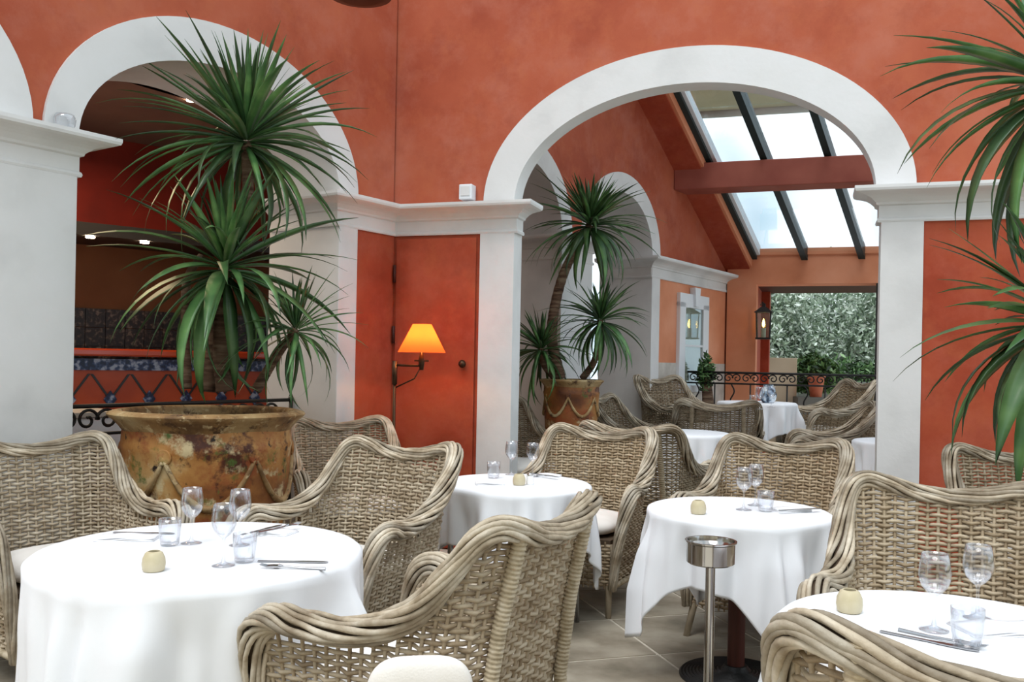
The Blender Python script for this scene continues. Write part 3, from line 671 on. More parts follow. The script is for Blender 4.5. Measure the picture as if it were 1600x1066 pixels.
tb(265, 852, 'water tumbler left of the back wine glass on the large foreground table')
tb(382, 878, 'water tumbler beside the knife and fork on the large foreground table')
tb(771, 747, 'short tumbler left of the wine glasses on the centre table')
wg(799, 742, 'left wine glass on the centre table'); wg(832, 745, 'right wine glass on the centre table')
wg(1162, 797, 'left wine glass on the table behind the ashtray stand'); wg(1180, 790, 'rear wine glass on the table behind the ashtray stand')
tb(1196, 799, 'right tumbler on the table behind the ashtray stand')
wg(1459, 985, 'left wine glass on the bottom right table'); wg(1527, 966, 'right wine glass on the bottom right table')
tb(1511, 1010, 'tumbler at the front of the bottom right table')
tb(1480, 1000, 'second tumbler beside the left wine glass on the bottom right table', sc=.9) if False else None
def candle(px, py, lab, z=ZT_):
    p = at(px, py, z); t = thing('candle_holder', lab, 'candle holder', p, 0, 'cream candle holders'); t.scale = (.84,) * 3
    mb = MB(); mb.lathe([(0, 0), (.033, 0), (.038, .006), (.0405, .025), (.0385, .045), (.03, .064), (.021, .07), (.019, .069), (.027, .06), (.035, .04), (.034, .01), (0, .008)], 28); mb.build('holder', M['candle'], t, smooth=True)
    mb = MB(); mb.lathe([(0, .04), (.018, .04), (.018, .055), (0, .055)], 16); mb.build('candle', M['cushion'], t, smooth=True, ang=40)
candle(240, 892, 'cream round candle holder on the large foreground table'); candle(811, 758, 'cream candle holder on the centre table')
candle(1091, 803, 'cream candle holder on the table behind the ashtray stand'); candle(1327, 956, 'cream candle holder on the bottom right table beside the chair rim')
def shaker(px, py, lab, z=ZT_):
    t = thing('salt_shaker', lab, 'shaker', at(px, py, z)); mb = MB(); mb.lathe([(0, 0), (.02, 0), (.021, .01), (.018, .045), (0, .045)], 20); mb.build('body', M['napkin'], t, smooth=True, ang=40)
    mb = MB(); mb.lathe([(0, .045), (.018, .045), (.015, .058), (0, .06)], 16); mb.build('cap', M['steel'], t, smooth=True)
shaker(828, 757, 'small white salt shaker beside the candle holder on the centre table')
def knife_me():
    mb = MB(); pts = [(-.11, .006), (-.02, .0055), (0, .005), (.03, .009), (.09, .0085), (.11, .002)]
    V = [(x, w, .0035) for x, w in pts] + [(x, -w, .0035) for x, w in reversed(pts)] ; n = len(V); V += [(a, b, 0.0005) for a, b, _ in V]
    mb.add(V, [tuple(range(n)), tuple(range(2 * n - 1, n - 1, -1))] + [(i, (i + 1) % n, (i + 1) % n + n, i + n) for i in range(n)]); return mb
def fork_me():
    mb = MB(); mb.tube([(-.10, 0, .002), (-.03, 0, .003), (.03, 0, .006), (.045, 0, .009)], [.0055, .0035, .003, .005], 6)
    mb.box((.043, -.012, .006), (.062, .012, .009))
    for k in range(4): y = -.0105 + .007 * k; mb.tube([(.06, y, .0075), (.08, y, .006), (.102, y, .011)], [.0022, .002, .001], 5)
    return mb
def cut(kind, px, py, ang, lab, z=ZT_):
    key = kind
    if key not in GLM: me = (knife_me() if kind == 'table_knife' else fork_me()).mesh(kind); me.materials.append(M['cutlery']); GLM[key] = me
    p = at(px, py, z); o = bpy.data.objects.new(kind, GLM[key]); COL.objects.link(o); o.location = (p[0], p[1], p[2] + .0005); o.rotation_euler = (0, 0, ang)
    tag(o, lab, 'knife' if 'knife' in kind else 'fork', 'table cutlery')
def napkin(px, py, ang, lab, w=.2, d=.09, z=ZT_):
    mb = MB(); n = 12
    for L in range(3):
        V = []; dx = .006 * L
        for i in range(n + 1):
            for j in range(5): x = -w / 2 + w * i / n; y = -d / 2 + (d - dx) * j / 4; V.append((x, y, .003 + .0045 * L + .0025 * math.sin(x * 40 + L) * (1 if L else .2)))
        V += [(a, b, c - .003) for a, b, c in V]; o = (n + 1) * 5
        F = [(i * 5 + j, i * 5 + j + 1, (i + 1) * 5 + j + 1, (i + 1) * 5 + j) for i in range(n) for j in range(4)]; F += [tuple(x + o for x in reversed(f)) for f in F]
        rim = [i * 5 for i in range(n + 1)] + [n * 5 + j for j in range(1, 5)] + [i * 5 + 4 for i in range(n - 1, -1, -1)] + [j for j in range(3, 0, -1)]
        F += [(rim[k], rim[(k + 1) % len(rim)], rim[(k + 1) % len(rim)] + o, rim[k] + o) for k in range(len(rim))]
        mb.add(V, F)
    o = mb.build('napkin', M['napkin'], None, smooth=True); p = at(px, py, z); o.location = (p[0], p[1], p[2] - .0003); o.rotation_euler = (0, 0, ang); tag(o, lab, 'napkin', 'folded white napkins')
cut('table_knife', 458, 879, .02, 'table knife right of the tumbler on the large foreground table'); cut('table_fork', 458, 889, math.pi - .05, 'fork in front of the knife on the large foreground table')
napkin(200, 842, .1, 'folded white napkin at the back left of the large foreground table', .2, .1); cut('table_knife', 225, 834, .0, 'knife on the far side at the back left of the large foreground table')
napkin(430, 833, -.3, 'folded white napkin at the back right of the large foreground table', .14, .1)
cut('table_knife', 410, 829, 1.15, 'upper knife leaning across the back right napkin on the large foreground table', .768); cut('table_fork', 436, 827, 1.0, 'fork across the back right napkin on the large foreground table', .768)
napkin(1235, 798, .2, 'folded white napkin at the right of the table behind the ashtray stand', .16, .09); cut('table_knife', 1250, 797, .35, 'knife on the napkin on the table behind the ashtray stand', .768)
napkin(858, 744, -.3, 'folded white napkin at the right of the centre table', .13, .08); cut('table_knife', 850, 743, -.8, 'knife on the napkin at the right of the centre table', .768)
napkin(765, 757, .1, 'folded white napkin at the left of the centre table', .15, .09); napkin(1560, 985, .1, 'folded white napkin at the right of the bottom right table', .2, .12)
cut('table_knife', 1450, 1003, -.7, 'knife at the near edge of the bottom right table'); cut('table_fork', 1470, 1001, -.8, 'fork at the near edge of the bottom right table')
tb(1177, 632, 'tumbler on the farthest table by the railing', L2 + ZT_) ; wg(1187, 640, 'wine glass on the farthest table by the railing', L2 + ZT_); wg(1205, 637, 'second wine glass on the farthest table by the railing', L2 + ZT_)
p = dep(1200, 624, 8.95); mb = MB(); mb.lathe([(0, 0), (.05, 0), (.075, .03), (.085, .08), (.07, .13), (.045, .16), (.05, .18), (.04, .18), (.035, .16), (0, .15)], 24)
o = mb.build('vase', M['bluevase'], None, smooth=True); o.location = (p[0], p[1], L2 + ZT_); tag(o, 'round dark blue and white vase on the farthest table', 'vase')
# ------------------------------------------------------------------ ashtray stand
t = thing('ashtray_stand', 'polished steel ashtray stand in front of the right middle table', 'ashtray', (.655, 2.9, .0035))
mb = MB(); mb.lathe([(0, .755), (.07, .755), (.077, .76), (.078, .822), (.083, .826), (.083, .83), (.075, .83), (.073, .815), (.055, .81), (0, .80)], 40); mb.build('bowl', M['steel'], t, smooth=True, ang=40)
mb = MB(); mb.lathe([(0, .02), (.0155, .02), (.0155, .756), (0, .756)], 20); mb.build('pole', M['steel'], t, smooth=True, ang=40)
mb = MB(); mb.lathe([(0, 0), (.14, 0), (.14, .012), (.03, .022), (.018, .03), (0, .03)], 40); mb.build('base', M['steel'], t, smooth=True, ang=40)
# ------------------------------------------------------------------ white padded chair in front
t = thing('padded_chair', 'white padded rounded chair back at the bottom edge in front of the foreground armchair', 'chair', (-.19, 1.98, .0), math.radians(8))
def rbox(mb, cx, cy, cz, a, b, c, e=.35, n=40, m=12):
    V = []
    for i in range(m + 1):
        v = -math.pi / 2 + math.pi * i / m; cv = max(0, math.cos(v)) ** .5; sv = math.copysign(abs(math.sin(v)) ** .7, math.sin(v))
        for k in range(n):
            u = 2 * math.pi * k / n; cu, su = math.cos(u), math.sin(u)
            V.append((cx + a * math.copysign(abs(cu) ** e, cu) * cv, cy + b * sv, cz + c * math.copysign(abs(su) ** e, su) * cv))
    return mb.add(V, [(i * n + k, i * n + (k + 1) % n, (i + 1) * n + (k + 1) % n, (i + 1) * n + k) for i in range(m) for k in range(n)])
mb = MB(); rbox(mb, 0, -.02, .612, .12, .03, .14, .55); mb.build('backrest', M['cushion'], t, smooth=True)
mb = MB(); rbox(mb, 0, .12, .0, .14, .035, .15, .6); me = mb.mesh('seat'); me.transform(Matrix.Translation((0, .14, .44)) @ Matrix.Rotation(math.pi / 2, 4, 'X') @ Matrix.Translation((0, -.12, 0))); link('seat', me, M['cushion'], t)
for sx in (-1, 1):
    for yy, zt in ((-.03, .55), (.24, .42)): mb = MB(); mb.tube([(sx * .11, yy, 0), (sx * .10, yy, zt)], .012, 10); mb.build('leg', M['steel'], t, smooth=True)
# ------------------------------------------------------------------ pots and dracaenas
def make_pot(label, loc, Rr, H, grp):
    t = thing('terracotta_pot', label, 'plant pot', loc, 0, grp); k = Rr / .53
    prof = [(0, 0), (.34 * k, 0), (.36 * k, .03 * H), (.355 * k, .07 * H), (.40 * k, .10 * H), (.425 * k, .3 * H), (.445 * k, .55 * H), (.455 * k, .72 * H), (.462 * k, .80 * H), (.47 * k, .83 * H), (.462 * k, .845 * H), (.458 * k, .915 * H)]
    mb = MB(); mb.lathe(prof, 64, wob=lambda a, z: .006 * math.sin(3 * a + 5 * z)); mb.build('body', M['pot'], t, smooth=True, ang=50)
    pr = [(.455 * k, .90 * H), (.475 * k, .925 * H), (.505 * k, .955 * H), (.53 * k, .972 * H), (.535 * k, .982 * H), (.53 * k, .99 * H), (.495 * k, H), (.47 * k, H), (.455 * k, .985 * H), (.45 * k, .9 * H)]
    mb = MB(); mb.lathe(pr, 64, wob=lambda a, z: .008 * math.sin(5 * a + 2)); mb.build('rim', M['potrim'], t, smooth=True, ang=50)
    mb = MB(); mb.lathe([(0, .95 * H), (.3 * k, .955 * H), (.456 * k, .945 * H)], 40); mb.build('soil', M['soil'], t, smooth=True)
    nsw = 6
    for i in range(nsw):
        a0 = 2 * math.pi * i / nsw + .35; P = []; 
        for j in range(17):
            u = j / 16; a = a0 + 2 * math.pi / nsw * u; z = (.78 - .24 * (1 - (2 * u - 1) ** 2)) * H
            r = np.interp(z / H, [p[1] / H for p in prof[4:9]], [p[0] for p in prof[4:9]]) + .004
            P.append((r * math.cos(a), r * math.sin(a), z))
        mb = MB(); mb.tube(P, [(.010 + .009 * math.sin(math.pi * j / 16) + .002 * (j % 2)) * k ** .5 for j in range(17)], 6); mb.build('garland', M['potrim'], t, smooth=True)
        r = .458 * k; zc = .79 * H
        mb = MB(); c, s_ = math.cos(a0), math.sin(a0); V = []
        mb.lathe([(0, .012), (.018, .018), (.034, .010), (.04, .014), (.046, 0)], 18); me = mb.mesh('medallion'); me.transform(Matrix.Translation((r * c, r * s_, zc)) @ Matrix.Rotation(a0, 4, 'Z') @ Matrix.Rotation(math.pi / 2, 4, 'Y') @ Matrix.Scale(k, 4)); link('medallion', me, M['pot'], t)
        mb = MB(); nn = 9; V = []
        if False:
            for jj in range(nn):
                z = (.86 - .055 * jj) * H; r = np.interp(z / H, [p[1] / H for p in prof[4:]], [p[0] for p in prof[4:]]) + .0022; wv = (.055 + .03 * math.sin(jj * 2.1 + i)) / r * (1 if jj not in (0, nn - 1) else .3)
                for q_ in (-1, -.4, .3, 1): V.append((r * math.cos(a0 + .05 * math.sin(jj) + q_ * wv), r * math.sin(a0 + .05 * math.sin(jj) + q_ * wv), z + .01 * math.sin(q_ * 4 + jj)))
            mb.add(V, [(a * 4 + b, a * 4 + b + 1, a * 4 + b + 5, a * 4 + b + 4) for a in range(nn - 1) for b in range(3)]); mb.build('glaze_stain', M['moss'], t, smooth=True)
    return t
def leaf_mesh(L, wd, droop, curl, k):
    n = 9; V = []; x = z = 0; th = 0
    seg = L / n; P = [(0, 0)]
    for i in range(n):
        th = -droop * ((i + .5) / n) ** curl; x += seg * math.cos(th); z += seg * math.sin(th); P.append((x, z))
    for i, (x, z) in enumerate(P):
        u = i / n; w = wd * (.45 + .55 * min(1, u / .25)) * (1 - max(0, (u - .35) / .65) ** 1.7) + .0006
        fold = w * .35; V += [(x, -w, z + fold), (x, 0, z), (x, w, z + fold), (x, 0, z - .0018)]
    F = []
    for i in range(n):
        a = i * 4; b = a + 4; F += [(a, a + 1, b + 1, b), (a + 1, a + 2, b + 2, b + 1), (a, b, b + 3, a + 3), (a + 2, a + 3, b + 3, b + 2)]
    mb = MB(); mb.add(V, F); me = mb.mesh('leaf_blade'); me.materials.append(M['leaf']); me.polygons.foreach_set('use_smooth', [True] * len(me.polygons)); return me
LEAVES = [[leaf_mesh(1.0, .030 + .006 * (j % 3), d, 1.3 + .3 * (j % 2), j) for j in range(3)] for d in (.15, .45, .85, 1.25, 1.7)]
def rosette(parent, c, R, N, seed, emin=-55, emax=85, wid=1.0, droopb=0):
    rs = random.Random(seed); c = Vector(c) - parent.location
    for i in range(N):
        u = (i + .5) / N; el = emin + (emax - emin) * (1 - u) ** .8 + rs.uniform(-9, 9); az = i * 2.39996 + rs.uniform(-.35, .35)
        dl = min(4, max(0, int((1 - (el - emin) / (emax - emin)) * 4.2 + rs.uniform(-.6, .9) + droopb)))
        me = rs.choice(LEAVES[dl]); o = bpy.data.objects.new('leaf', me); COL.objects.link(o); o.parent = parent
        L = R * rs.uniform(.82, 1.15) * (.66 if el > 60 else (.8 if el > 42 else 1))
        o.scale = (L, L * wid * rs.uniform(.8, 1.15), L)
        h = (el + 25) / 110 * .16 * R
        o.location = c + Vector((.02 * math.cos(az), .02 * math.sin(az), h - .03))
        o.rotation_euler = (rs.uniform(-.35, .35), -math.radians(el), az)
def trunk(parent, pts, r0, r1, mt='trunk'):
    P = [Vector(p) - parent.location for p in pts]; keys = [(i / (len(P) - 1), p.x, p.y, p.z) for i, p in enumerate(P)]
    n = 44; Q = catmull(keys, np.linspace(0, 1, n)); mb = MB(); mb.tube([tuple(q_) for q_ in Q], [(r0 + (r1 - r0) * i / n) * (1 + .07 * (i % 2)) for i in range(n)], 10); mb.build('trunk', M[mt], parent, smooth=True)
# left pot + plant
LP = dep(327, 640, 5.12)
make_pot('large old glazed terracotta pot with garlands behind the left foreground table', (LP[0], LP[1], .0035), .53, 1.09, 'antique glazed garden pots')
pl = thing('dracaena_plant', 'tall many-headed dracaena in the large pot under the left arch', 'plant', (LP[0], LP[1], 1.045), 0, 'dracaena plants')
c1 = dep(385, 222, 5.12); c2 = dep(352, 420, 5.0); c3 = dep(462, 515, 5.15)
trunk(pl, [dep(325, 612, 5.12), dep(335, 540, 5.12), dep(350, 440, 5.12), dep(385, 330, 5.12), c1], .042, .028)
trunk(pl, [dep(352, 612, 5.05), dep(345, 540, 5.05), c2], .05, .035)
trunk(pl, [dep(292, 608, 5.15), dep(290, 520, 5.15), dep(292, 440, 5.15), dep(315, 400, 5.1)], .028, .02)
trunk(pl, [dep(400, 610, 5.2), dep(430, 560, 5.2), c3], .03, .02)
rosette(pl, c1, .72, 140, 11, -42, 84, .92, -.5); rosette(pl, c2, .70, 104, 12, -70, 84, 1.2, .3); rosette(pl, c3, .46, 58, 13, -60, 82, .9, .3)
# middle pot + plant
MPX = dep(893, 597, 7.6)
mb = MB(); mb.lathe([(0, 0), (.24, 0), (.24, .04), (.2, .06), (.19, .42), (.23, .46), (.23, .50), (0, .50)], 32)
o = mb.build('plant_pedestal', M['marble'], None, smooth=True, ang=40); o.location = (MPX[0], MPX[1], .1); tag(o, 'pale stone pedestal under the middle plant pot', 'pedestal')
make_pot('brown glazed garland pot of the middle dracaena beyond the wide arch', (MPX[0], MPX[1], .60), .27, .66, 'antique glazed garden pots')
pm = thing('dracaena_plant', 'dracaena with a leaning trunk in the pot beyond the wide arch', 'plant', (MPX[0], MPX[1], 1.235), 0, 'dracaena plants')
m1 = dep(922, 352, 7.6); m2 = dep(938, 500, 7.6); m3 = dep(846, 545, 7.55)
trunk(pm, [dep(875, 592, 7.6), dep(862, 520, 7.6), dep(880, 430, 7.6), m1], .05, .035); trunk(pm, [dep(910, 592, 7.7), dep(930, 560, 7.65), m2], .03, .025); trunk(pm, [dep(868, 592, 7.65), dep(850, 570, 7.6), m3], .03, .022)
rosette(pm, m1, .58, 124, 21, -46, 84, 1.1, -.3); rosette(pm, m2, .48, 88, 22, -62, 84, 1.1, .2); rosette(pm, m3, .46, 84, 23, -50, 84, 1.0, .1)
# right pot + plant
RP = (2.92, 3.62, .0035)
make_pot('glazed pot of the right dracaena, behind the bottom right armchairs', RP, .36, .72, 'antique glazed garden pots')
pr_ = thing('dracaena_plant', 'large dracaena cropped by the right edge, leaves reaching left over the wall', 'plant', (RP[0], RP[1], .69), 0, 'dracaena plants')
r1 = dep(1658, 135, 3.85); r2 = dep(1655, 505, 3.75)
trunk(pr_, [(2.95, 3.62, .69), (2.85, 3.68, 1.4), dep(1700, 300, 3.8), r1], .05, .035); trunk(pr_, [(2.82, 3.6, .69), (2.6, 3.65, 1.1), r2], .04, .03)
rosette(pr_, r1, .74, 92, 31, -60, 80, 1.2, -.1); rosette(pr_, r2, .66, 86, 32, -75, 80, 1.6, .2)
# ------------------------------------------------------------------ lamp by the door
lx = dep(617, 570, 6.25); sx_ = dep(659, 551, 6.2)
t = thing('floor_lamp', 'lit brass swing-arm floor lamp with orange shade in front of the red door', 'lamp', (lx[0], lx[1], .0035))
lo = Vector(t.location); top = 1.385; sh = Vector(sx_) - lo
mb = MB(); mb.lathe([(0, 0), (.12, 0), (.12, .012), (.02, .03), (0, .03)], 28); mb.build('base', M['bronze'], t, smooth=True, ang=40)
mb = MB(); mb.tube([(0, 0, .02), (0, 0, top)], .011, 12); mb.tube([(0, 0, 1.22), (0, 0, top)], .018, 12); mb.build('pole', M['bronze'], t, smooth=True)
mb = MB(); mb.tube([(0, 0, top - .03), (sh.x, sh.y, top - .03)], .008, 8); mb.tube([(.01, .0, 1.20), (sh.x * .75, sh.y, top - .12), (sh.x, sh.y, top - .03)], .005, 8); mb.build('swing_arm', M['bronze'], t, smooth=True)
mb = MB(); mb.tube([(sh.x, sh.y, top - .06), (sh.x, sh.y, top + .0), (sh.x, sh.y, top + .07)], [.014, .022, .012], 10); mb.tube([(sh.x - .05, sh.y, top + .005), (sh.x + .05, sh.y, top + .005)], .006, 6); mb.build('socket', M['bronze'], t, smooth=True)
ms = bpy.data.materials.new('lit_orange_shade'); ms.use_nodes = True; n_ = ms.node_tree; b_ = n_.nodes['Principled BSDF']; b_.inputs['Base Color'].default_value = lin('E8823A'); b_.inputs['Roughness'].default_value = .8
n_.nodes.remove(b_); df = n_.nodes.new('ShaderNodeBsdfDiffuse'); tl = n_.nodes.new('ShaderNodeBsdfTranslucent'); ad = n_.nodes.new('ShaderNodeMixShader'); df.inputs[0].default_value = lin('E07A45'); tl.inputs[0].default_value = lin('E8743A'); ad.inputs[0].default_value = .7
n_.links.new(df.outputs[0], ad.inputs[1]); n_.links.new(tl.outputs[0], ad.inputs[2]); n_.links.new(ad.outputs[0], n_.nodes['Material Output'].inputs[0])
zb = top + .062
mb = MB(); n = 40; V = []
for r, z in ((.165, zb), (.155, zb + .02), (.065, zb + .195)):
    for k in range(n): a = 2 * math.pi * k / n; V.append((sh.x + r * math.cos(a), sh.y + r * math.sin(a), z))
mb.add(V, [(i * n + k, i * n + (k + 1) % n, (i + 1) * n + (k + 1) % n, (i + 1) * n + k) for i in range(2) for k in range(n)]); mb.build('lamp_shade', ms, t, smooth=True)
mb = MB(); mb.lathe([(0, -.03), (.012, -.025), (.022, .0), (.02, .02), (.0, .04)], 16, c=(sh.x, sh.y, zb + .06)); M['bulb'] = mat('lit_bulb', 'FFFFFF', emit='FFC070', estr=14); mb.build('bulb', M['bulb'], t, smooth=True)
ll = bpy.data.lights.new('lamp_light', 'POINT'); ll.energy = 6.5; ll.color = (1, .42, .14); ll.shadow_soft_size = .03
lob = bpy.data.objects.new('lamp_light', ll); COL.objects.link(lob); lob.location = lo + Vector((sh.x, sh.y, zb + .08)); 
# ------------------------------------------------------------------ small fixtures on the walls
p = dep(730, 301, 6.55)
t = thing('alarm_box', 'small white box standing on the cornice left of the wide arch', 'alarm', p)
mb = MB(); rot_ = Matrix.Rotation(math.radians(-18.5), 4, 'Z'); mb.box((-.05, -.04, -.055), (.05, .05, .055), rot_); mb.build('housing', M['frame_white'], t, bevel=.006)
mb = MB(); mb.box((-.035, -.045, -.03), (.035, -.04, .04), rot_); mb.build('cover', M['white'], t, bevel=.002)
p = fA(-2.60, -.06, ZC)
t = thing('uplight', 'small clear glass uplight on the left pier cornice', 'light', p)
mb = MB(); mb.lathe([(0, 0), (.045, 0), (.045, .012), (0, .012)], 24); mb.build('base', M['steel'], t, smooth=True, ang=40)
mb = MB(); mb.lathe([(.04, .012), (.05, .03), (.055, .06), (.045, .085), (0, .09)], 24); mb.build('glass', M['wglass'], t, smooth=True)
p = dep(562, -6, 5.6)
t = thing('wall_lamp', 'dark round lamp fitting at the top edge of the orange wall', 'lamp', p)
mb = MB(); mb.lathe([(0, -.02), (.12, -.015), (.2, .005), (.21, .03), (.1, .07), (.02, .09), (0, .09)], 32); mb.build('shade', M['bronze'], t, smooth=True)
wv = Vector(fA(-.55, 0, p[2] + .09)) - Vector(p); mb = MB(); mb.tube([(0, 0, .08), (wv.x * .5, wv.y * .5, .45), (wv.x, wv.y, .5)], .012, 8); mb.build('bracket', M['bronze'], t, smooth=True)
# ------------------------------------------------------------------ railings
def spiral(c, r, turns, a0, ux, n=26, sgn=1):
    P = []
    for i in range(n): u = i / (n - 1); a = a0 + sgn * turns * 2 * math.pi * u; rr = r * (1 - .8 * u); P.append((c[0] + ux[0] * rr * math.cos(a), c[1] + ux[1] * rr * math.cos(a), c[2] + rr * math.sin(a)))
    return P
def railing(a, b, z0, zt, label, sp=.2, zmid=.12, th=.008):
    a = Vector((a[0], a[1], 0)); b = Vector((b[0], b[1], 0)); L = (b - a).length; d = (b - a) / L
    t = thing('iron_railing', label, 'railing', (a.x, a.y, z0), 0, 'wrought iron railings')
    X = lambda s, z, off=0: (d.x * s, d.y * s, z)
    H = zt - z0
    for z, w in ((H, .013), (H - zmid, .010), (.1, .010)): mb = MB(); mb.tube([X(0, z), X(L, z)], w, 8); mb.build('rail', M['iron'], t, smooth=True)
    k = 0; s = sp / 2
    while s < L:
        mb = MB()
        if k % 2: mb.tube([(d.x * (s + .022 * math.sin((z - .1) * 28)), d.y * (s + .022 * math.sin((z - .1) * 28)), z) for z in np.linspace(.1, H - zmid, 30)], th, 6)
        else: mb.tube([X(s, .1), X(s, H - zmid)], th, 6)
        mb.build('baluster', M['iron'], t, smooth=True)
        mb = MB(); zc = H - zmid / 2; r = zmid * .42
        mb.tube(spiral((d.x * (s - r * .9), d.y * (s - r * .9), zc), r, 1.3, 0, d), th * .8, 6); mb.build('scroll', M['iron'], t, smooth=True)
        mb = MB(); mb.tube(spiral((d.x * (s + r * .9), d.y * (s + r * .9), zc), r, 1.3, math.pi, d, sgn=-1), th * .8, 6); mb.build('scroll', M['iron'], t, smooth=True)
        s += sp; k += 1
    for s in (0, L): mb = MB(); mb.tube([X(s, 0), X(s, H + .02)], .014, 8); mb.build('post', M['iron'], t, smooth=True)
    return t
railing(fA(-2.48, .42, 0), fA(-.62, .42, 0), .28, 1.09, 'black wrought iron railing with scrolls behind the large pot', .25, .165, .012)
ra = dep(1050, 580, 10.5); rb = dep(1372, 588, 9.62)
railing(ra, rb, L2, 1.32, 'dark wrought iron railing with wavy bars at the garden opening', .2, .125, .009)
# ------------------------------------------------------------------ kitchen seen through left arch
def kpt(px, py, off=0): pass
t = thing('bar_counter', 'tiled bar counter with glossy red top in the dark room behind the left arch', 'counter', (0, 0, .28))
def kq(s0, s1, z0, z1, d0, d1, name, m, par=t, **k):
    mb = MB(); mb.prism([(s0, z0 - .28), (s1, z0 - .28), (s1, z1 - .28), (s0, z1 - .28)], fK, d0, d1); return mb.build(name, m, par, **k)
kq(1.6, 5.6, .28, 1.27, -.0, .6, 'counter_body', M['orangetile'])
kq(1.6, 5.6, 1.27, 1.36, -.02, .62, 'blue_tile_band', M['bluetile'])
kq(1.55, 5.6, 1.38, 1.44, -.09, .66, 'countertop', M['counter'], bevel=.015)
for i in range(13):
    s0 = 1.7 + .3 * i
    for hf in (0, 1):
        pts = [(s0, 1.24), (s0 + .02, 1.24), (s0 + .15, 1.05), (s0 + .13, 1.05)] if not hf else [(s0 + .3, 1.24), (s0 + .28, 1.24), (s0 + .15, 1.05), (s0 + .17, 1.05)]
        mb = MB(); mb.prism([(a, z - .28) for a, z in pts], fK, -.008, 0); mb.build('inlay_strip', M['blacktile'], t)
    mb = MB(); mb.prism([(s0 + .15, .97 - .28), (s0 + .2, 1.04 - .28), (s0 + .15, 1.11 - .28), (s0 + .10, 1.04 - .28)], fK, -.012, 0); mb.build('diamond_tile', M['bluetile'], t)
t2 = thing('tiled_backsplash', 'dark patterned tile wall panel above the bar counter', 'tiles', (0, 0, .28))
for i in range(26):
    for j in range(3): kq(1.5 + .165 * i, 1.5 + .165 * i + .16, 1.30 + .165 * j, 1.30 + .165 * j + .16, .835, .855, 'tile', M['darktile'], t2)
t3 = thing('canopy', 'dark metal canopy with small spotlights over the bar', 'canopy', (0, 0, .28))
kq(.8, 6.2, 2.34, 2.44, .15, .855, 'canopy_fascia', M['hood'], t3)
for px, py in ((152, 357), (238, 370)):
    rx, rz = ray(px, py); s = (rx * K0[1] - K0[0]) / (HD[0] - rx * HD[1]); mb = MB(); cc = Vector(fK(s, .19, 2.335)) - Vector((0, 0, .28)); mb.lathe([(0, -.012), (.035, -.012), (.035, .01), (0, .01)], 20, c=cc); mb.build('spotlight', M['spot'], t3, smooth=True, ang=40)
cp = at(300, 158, 3.285); mb = MB(); mb.lathe([(0, 0), (.04, 0), (.04, .015), (0, .015)], 20); o = mb.build('ceiling_spotlight', M['spot'], None, smooth=True, ang=40); o.location = (cp[0], cp[1], 3.285); tag(o, 'small lit spotlight in the brown ceiling', 'spotlight')
kl = bpy.data.lights.new('kitchen_fill', 'AREA'); kl.energy = 22; kl.size = 1.2; kl.color = (1, .72, .45); ko = bpy.data.objects.new('kitchen_fill', kl); COL.objects.link(ko); ko.location = fK(3.3, -.3, 3.1)  # soft area light added for the warm glow at the bar, no fixture
# stair parapet / pale block behind the railing
tt = MB(); tt.prism([(-2.45, .28), (-1.7, .28), (-1.7, 1.0), (-2.45, 1.0)], fA, .75, 1.3); o = tt.build('serving_table', M['cloth'], None, bevel=.02); tag(o, 'white covered serving table behind the railing left of the pot', 'table')
tt = MB(); tt.prism([(-2.47, 1.001), (-1.68, 1.001), (-1.68, 1.03), (-2.47, 1.03)], fA, .73, 1.32); o = tt.build('stone_slab', M['marble'], None); tag(o, 'pale stone slab on top of the covered serving table', 'slab')
# ------------------------------------------------------------------ lantern
p = dep(1193, 505, 11.05)
t = thing('wall_lantern', 'black glazed lantern with a glowing candle at the garden opening', 'lantern', p, math.radians(-18.5))
mb = MB()
for sx in (-1, 1):
    for sy in (-1, 1): mb.tube([(sx * .075, sy * .075, -.19), (sx * .085, sy * .085, .13)], .008, 6)
mb.box((-.09, -.09, -.2), (.09, .09, -.18)); mb.build('lantern_frame', M['iron'], t)
mb = MB(); mb.add([(-.11, -.11, .13), (.11, -.11, .13), (.11, .11, .13), (-.11, .11, .13), (-.03, -.03, .2), (.03, -.03, .2), (.03, .03, .2), (-.03, .03, .2)], [(0, 1, 2, 3), (4, 7, 6, 5), (0, 4, 5, 1), (1, 5, 6, 2), (2, 6, 7, 3), (3, 7, 4, 0)]); mb.box((-.02, -.02, .2), (.02, .02, .24)); mb.build('lantern_roof', M['iron'], t)
for k in range(4):
    mb = MB(); mb.box((-.075, -.079, -.18), (.075, -.077, .13), Matrix.Rotation(k * math.pi / 2, 4, 'Z')); mb.build('pane', M['pane'], t)
mb = MB(); mb.lathe([(0, -.18), (.03, -.18), (.03, -.06), (0, -.06)], 14); mb.build('candle', M['candle'], t, smooth=True, ang=40)
mb = MB(); mb.lathe([(0, -.055), (.014, -.035), (.018, -.01), (.01, .03), (0, .06)], 12); M['flame'] = mat('candle_flame', 'FFD890', emit='FFC050', estr=14); mb.build('flame', M['flame'], t, smooth=True)
mb = MB(); mb.tube([(0, 0, .24), (-.02, .05, .26), (-.05, .25, .24)], .01, 6); mb.build('bracket', M['iron'], t, smooth=True)
